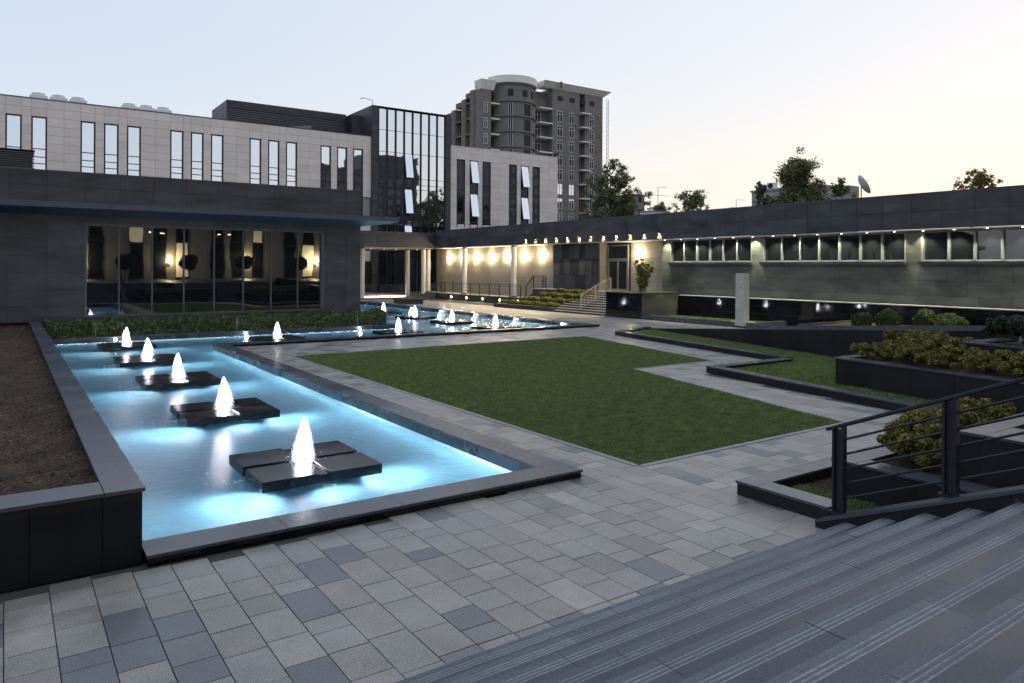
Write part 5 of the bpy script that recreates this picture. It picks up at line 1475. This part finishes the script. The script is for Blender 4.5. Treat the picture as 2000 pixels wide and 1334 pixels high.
w = MB(); w.lathe((0, 0, 0), [(0.0, 0.0), (0.35, 0.05), (0.65, 0.16), (0.85, 0.28), (0.86, 0.26), (0.65, 0.13), (0.0, -0.03)], 22)
dish = link('dish', w.mesh('dish', M['white']), t, (57.4, 33.1, 9.75)); dish.rotation_euler = Vector((0.62, -0.62, 0.5)).to_track_quat('Z', 'Y').to_euler()
w = MB(); w.tube((57.4, 33.1, 8.4), (57.4, 33.1, 9.7), 0.05, n=6); w.tube((57.4, 33.1, 9.7), (58.0, 32.8, 10.3), 0.02, n=5); w.obj('mount', M['metal_grey'], t)
for i, (x, y, zt) in enumerate(((54.9, 53.3, 11.26), (58.5, 50.7, 10.7), (61.4, 48.7, 10.0))):
    t = thing("tv_aerial", ["tallest thin TV aerial above the low tree, left of three", "thin TV aerial rising out of the small sparse tree", "short TV aerial standing alone above the gallery roof"][i], "aerial", (x, y, 6), "TV aerials behind the gallery")
    w = MB(); w.tube((x, y, 5), (x, y, zt), 0.028, n=5); w.obj('mast', M['metal_grey'], t)
    w = MB(); w.tube((x, y, zt - 0.03), (x + 0.7, y - 0.6, zt - 0.05), 0.02, n=5)
    if i != 1: w.tube((x - 0.6, y + 0.5, zt - 0.75), (x + 0.8, y - 0.7, zt - 0.95), 0.02, n=5)
    w.obj('cross_rod', M['metal_grey'], t)
t = thing("roof_box", "pale plant box on the gallery roof beside the low tree", "roof box", (43.6, 42.6, 6.35))
block('case', 42.8, 44.4, 41.9, 43.6, 6.35, 7.55, M['soffit'], t, 0.02)
block('lid', 42.75, 44.45, 41.85, 43.65, 7.552, 7.62, M['metal_grey'], t)

# ================================================================== BEHIND THE CAMERA (seen mirrored in the glass)
b = MB(); b.box(-40, 7.7, -60, 0.2, -0.5, 1.525); b.box(7.7, 70, -60, 0.95, -0.5, 1.525)
terrace = tag(b.obj("terrace", M['step']), kind='structure')
ro = thing("rear_office", "pale panelled office with tall dark windows, mirrored in the pavilion glass", "building", (20, -16, 1.55))
block('wall', -8, 75, -30, -16, 1.55, 15.5, M['clad_beige'], ro)
block('wall', -40, -8, -30, -13, 1.55, 15.5, M['clad'], ro)
lit = emit("lit_room_glow", (1.0, 0.86, 0.58), 0.5)
k = 0
for g0 in range(9):
    for q in range(3):
        x0 = -5.4 + g0 * 8.1 + q * 2.2
        w = MB(); w.box(x0, x0 + 1.35, -16.02, -15.96, 1.6, 14.2); f = w.obj('window', M['metal_dark'], ro)
        for z0, z1 in ((1.8, 5.4), (5.6, 9.4), (9.6, 14)):
            k += 1
            block('pane', x0 + 0.08, x0 + 1.27, -15.955, -15.94, z0, z1, lit if (k * 7) % 5 == 0 else M['glass_low'], f)
for i, x in enumerate((-4.5, 1.2, 4.2, 9.8, 15.5, 21, 27, 33)):
    t = thing("ball_tree", "round clipped dark tree in front of the rear office, %s from the left" % ordn[i], "tree", (x, -10.5, 1.55), "ball trees before the rear office")
    w = MB(); w.tube((x, -10.5, 1.55), (x, -10.5, 2.9), 0.06, n=7); w.obj('trunk', M['bark'], t)
    P, N = blobs([(x, -10.5, 3.35), (x + 0.3, -10.5, 3.6), (x - 0.35, -10.4, 3.25)], [(0.9, 0.9, 0.75), (0.6, 0.6, 0.5), (0.6, 0.6, 0.55)], 2400, 0.6)
    leaves('crown', P, N, 0.12, M['dark_leaf'], t, 'stuff')
for i, x in enumerate((-2.2, 6.4, 14.5, 22.6, 30.7)):
    t = thing("wall_uplight", "warm lamp on the rear office wall, %s from the left" % ordn[i], "wall lamp", (x, -15.9, 3.2), "warm lamps on the rear office")
    block('case', x - 0.1, x + 0.1, -15.99, -15.85, 3.1, 3.4, M['metal_dark'], t)
    w = MB(); w.tube((x, -15.9, 3.402), (x, -15.9, 3.43), 0.06, n=10); w.obj('lens', M['warm_lamp'], t)
    light('wall_uplight_light', 'POINT', (x, -15.5, 3.6), 850, (1, 0.8, 0.45), 0.05)
for i, x in enumerate((-1.5, 5.6, 12.8, 19.5)):
    t = thing("lamp_post", "slim double-armed lamp post on the terrace, %s from the left" % ordn[i], "lamp post", (x, -12.5, 1.55), "lamp posts on the terrace")
    w = MB(); w.tube((x, -12.5, 1.55), (x, -12.5, 6.4), 0.05, n=8); w.bar((x - 0.7, -12.5, 6.4), (x + 0.7, -12.5, 6.4), 0.06, 0.05); w.obj('pole', M['metal_dark'], t)
    for s in (-0.55, 0.55): block('lamp_head', x + s - 0.18, x + s + 0.18, -12.58, -12.42, 6.33, 6.37, M['warm_lamp'], t)
fb = thing("far_block", "dark apartment block mirrored in the tower glass", "building", (95, -75, 0))
block('wall', 84, 120, -92, -72, 0, 36, M['clad'], fb)
block('roof_block', 100, 120, -90, -73, 36.01, 41.5, M['clad'], fb)
for fz in range(9):
    for q in range(9): block('window', 86 + q * 3.7, 87.8 + q * 3.7, -71.98, -71.9, 3 + fz * 3.5, 5 + fz * 3.5, M['glass_low'], fb)
nb_ = thing("tall_block", "dark tall block mirrored in the right wing's windows", "building", (165, -75, 0))
block('wall', 148, 190, -95, -70, 0, 47, M['clad'], nb_)
for fz in range(10):
    for q in range(8): block('window', 150 + q * 4.8, 152.4 + q * 4.8, -69.98, -69.9, 3 + fz * 4, 5.4 + fz * 4, M['glass_low'], nb_)
for i, (x, y, h) in enumerate(((122, -60, 27), (131, -62, 30), (140, -58, 25), (128, -48, 22), (137, -70, 27), (118, -50, 22))):
    t = tree("big dark tree behind the photographer, %s of those mirrored in the tower glass" % ordn[i], (x, y, 0), h, 6, 7, 3000, M['dark_leaf'], 0.5, 200 + i, nb=22)
    t['group'] = "trees mirrored in the glass"
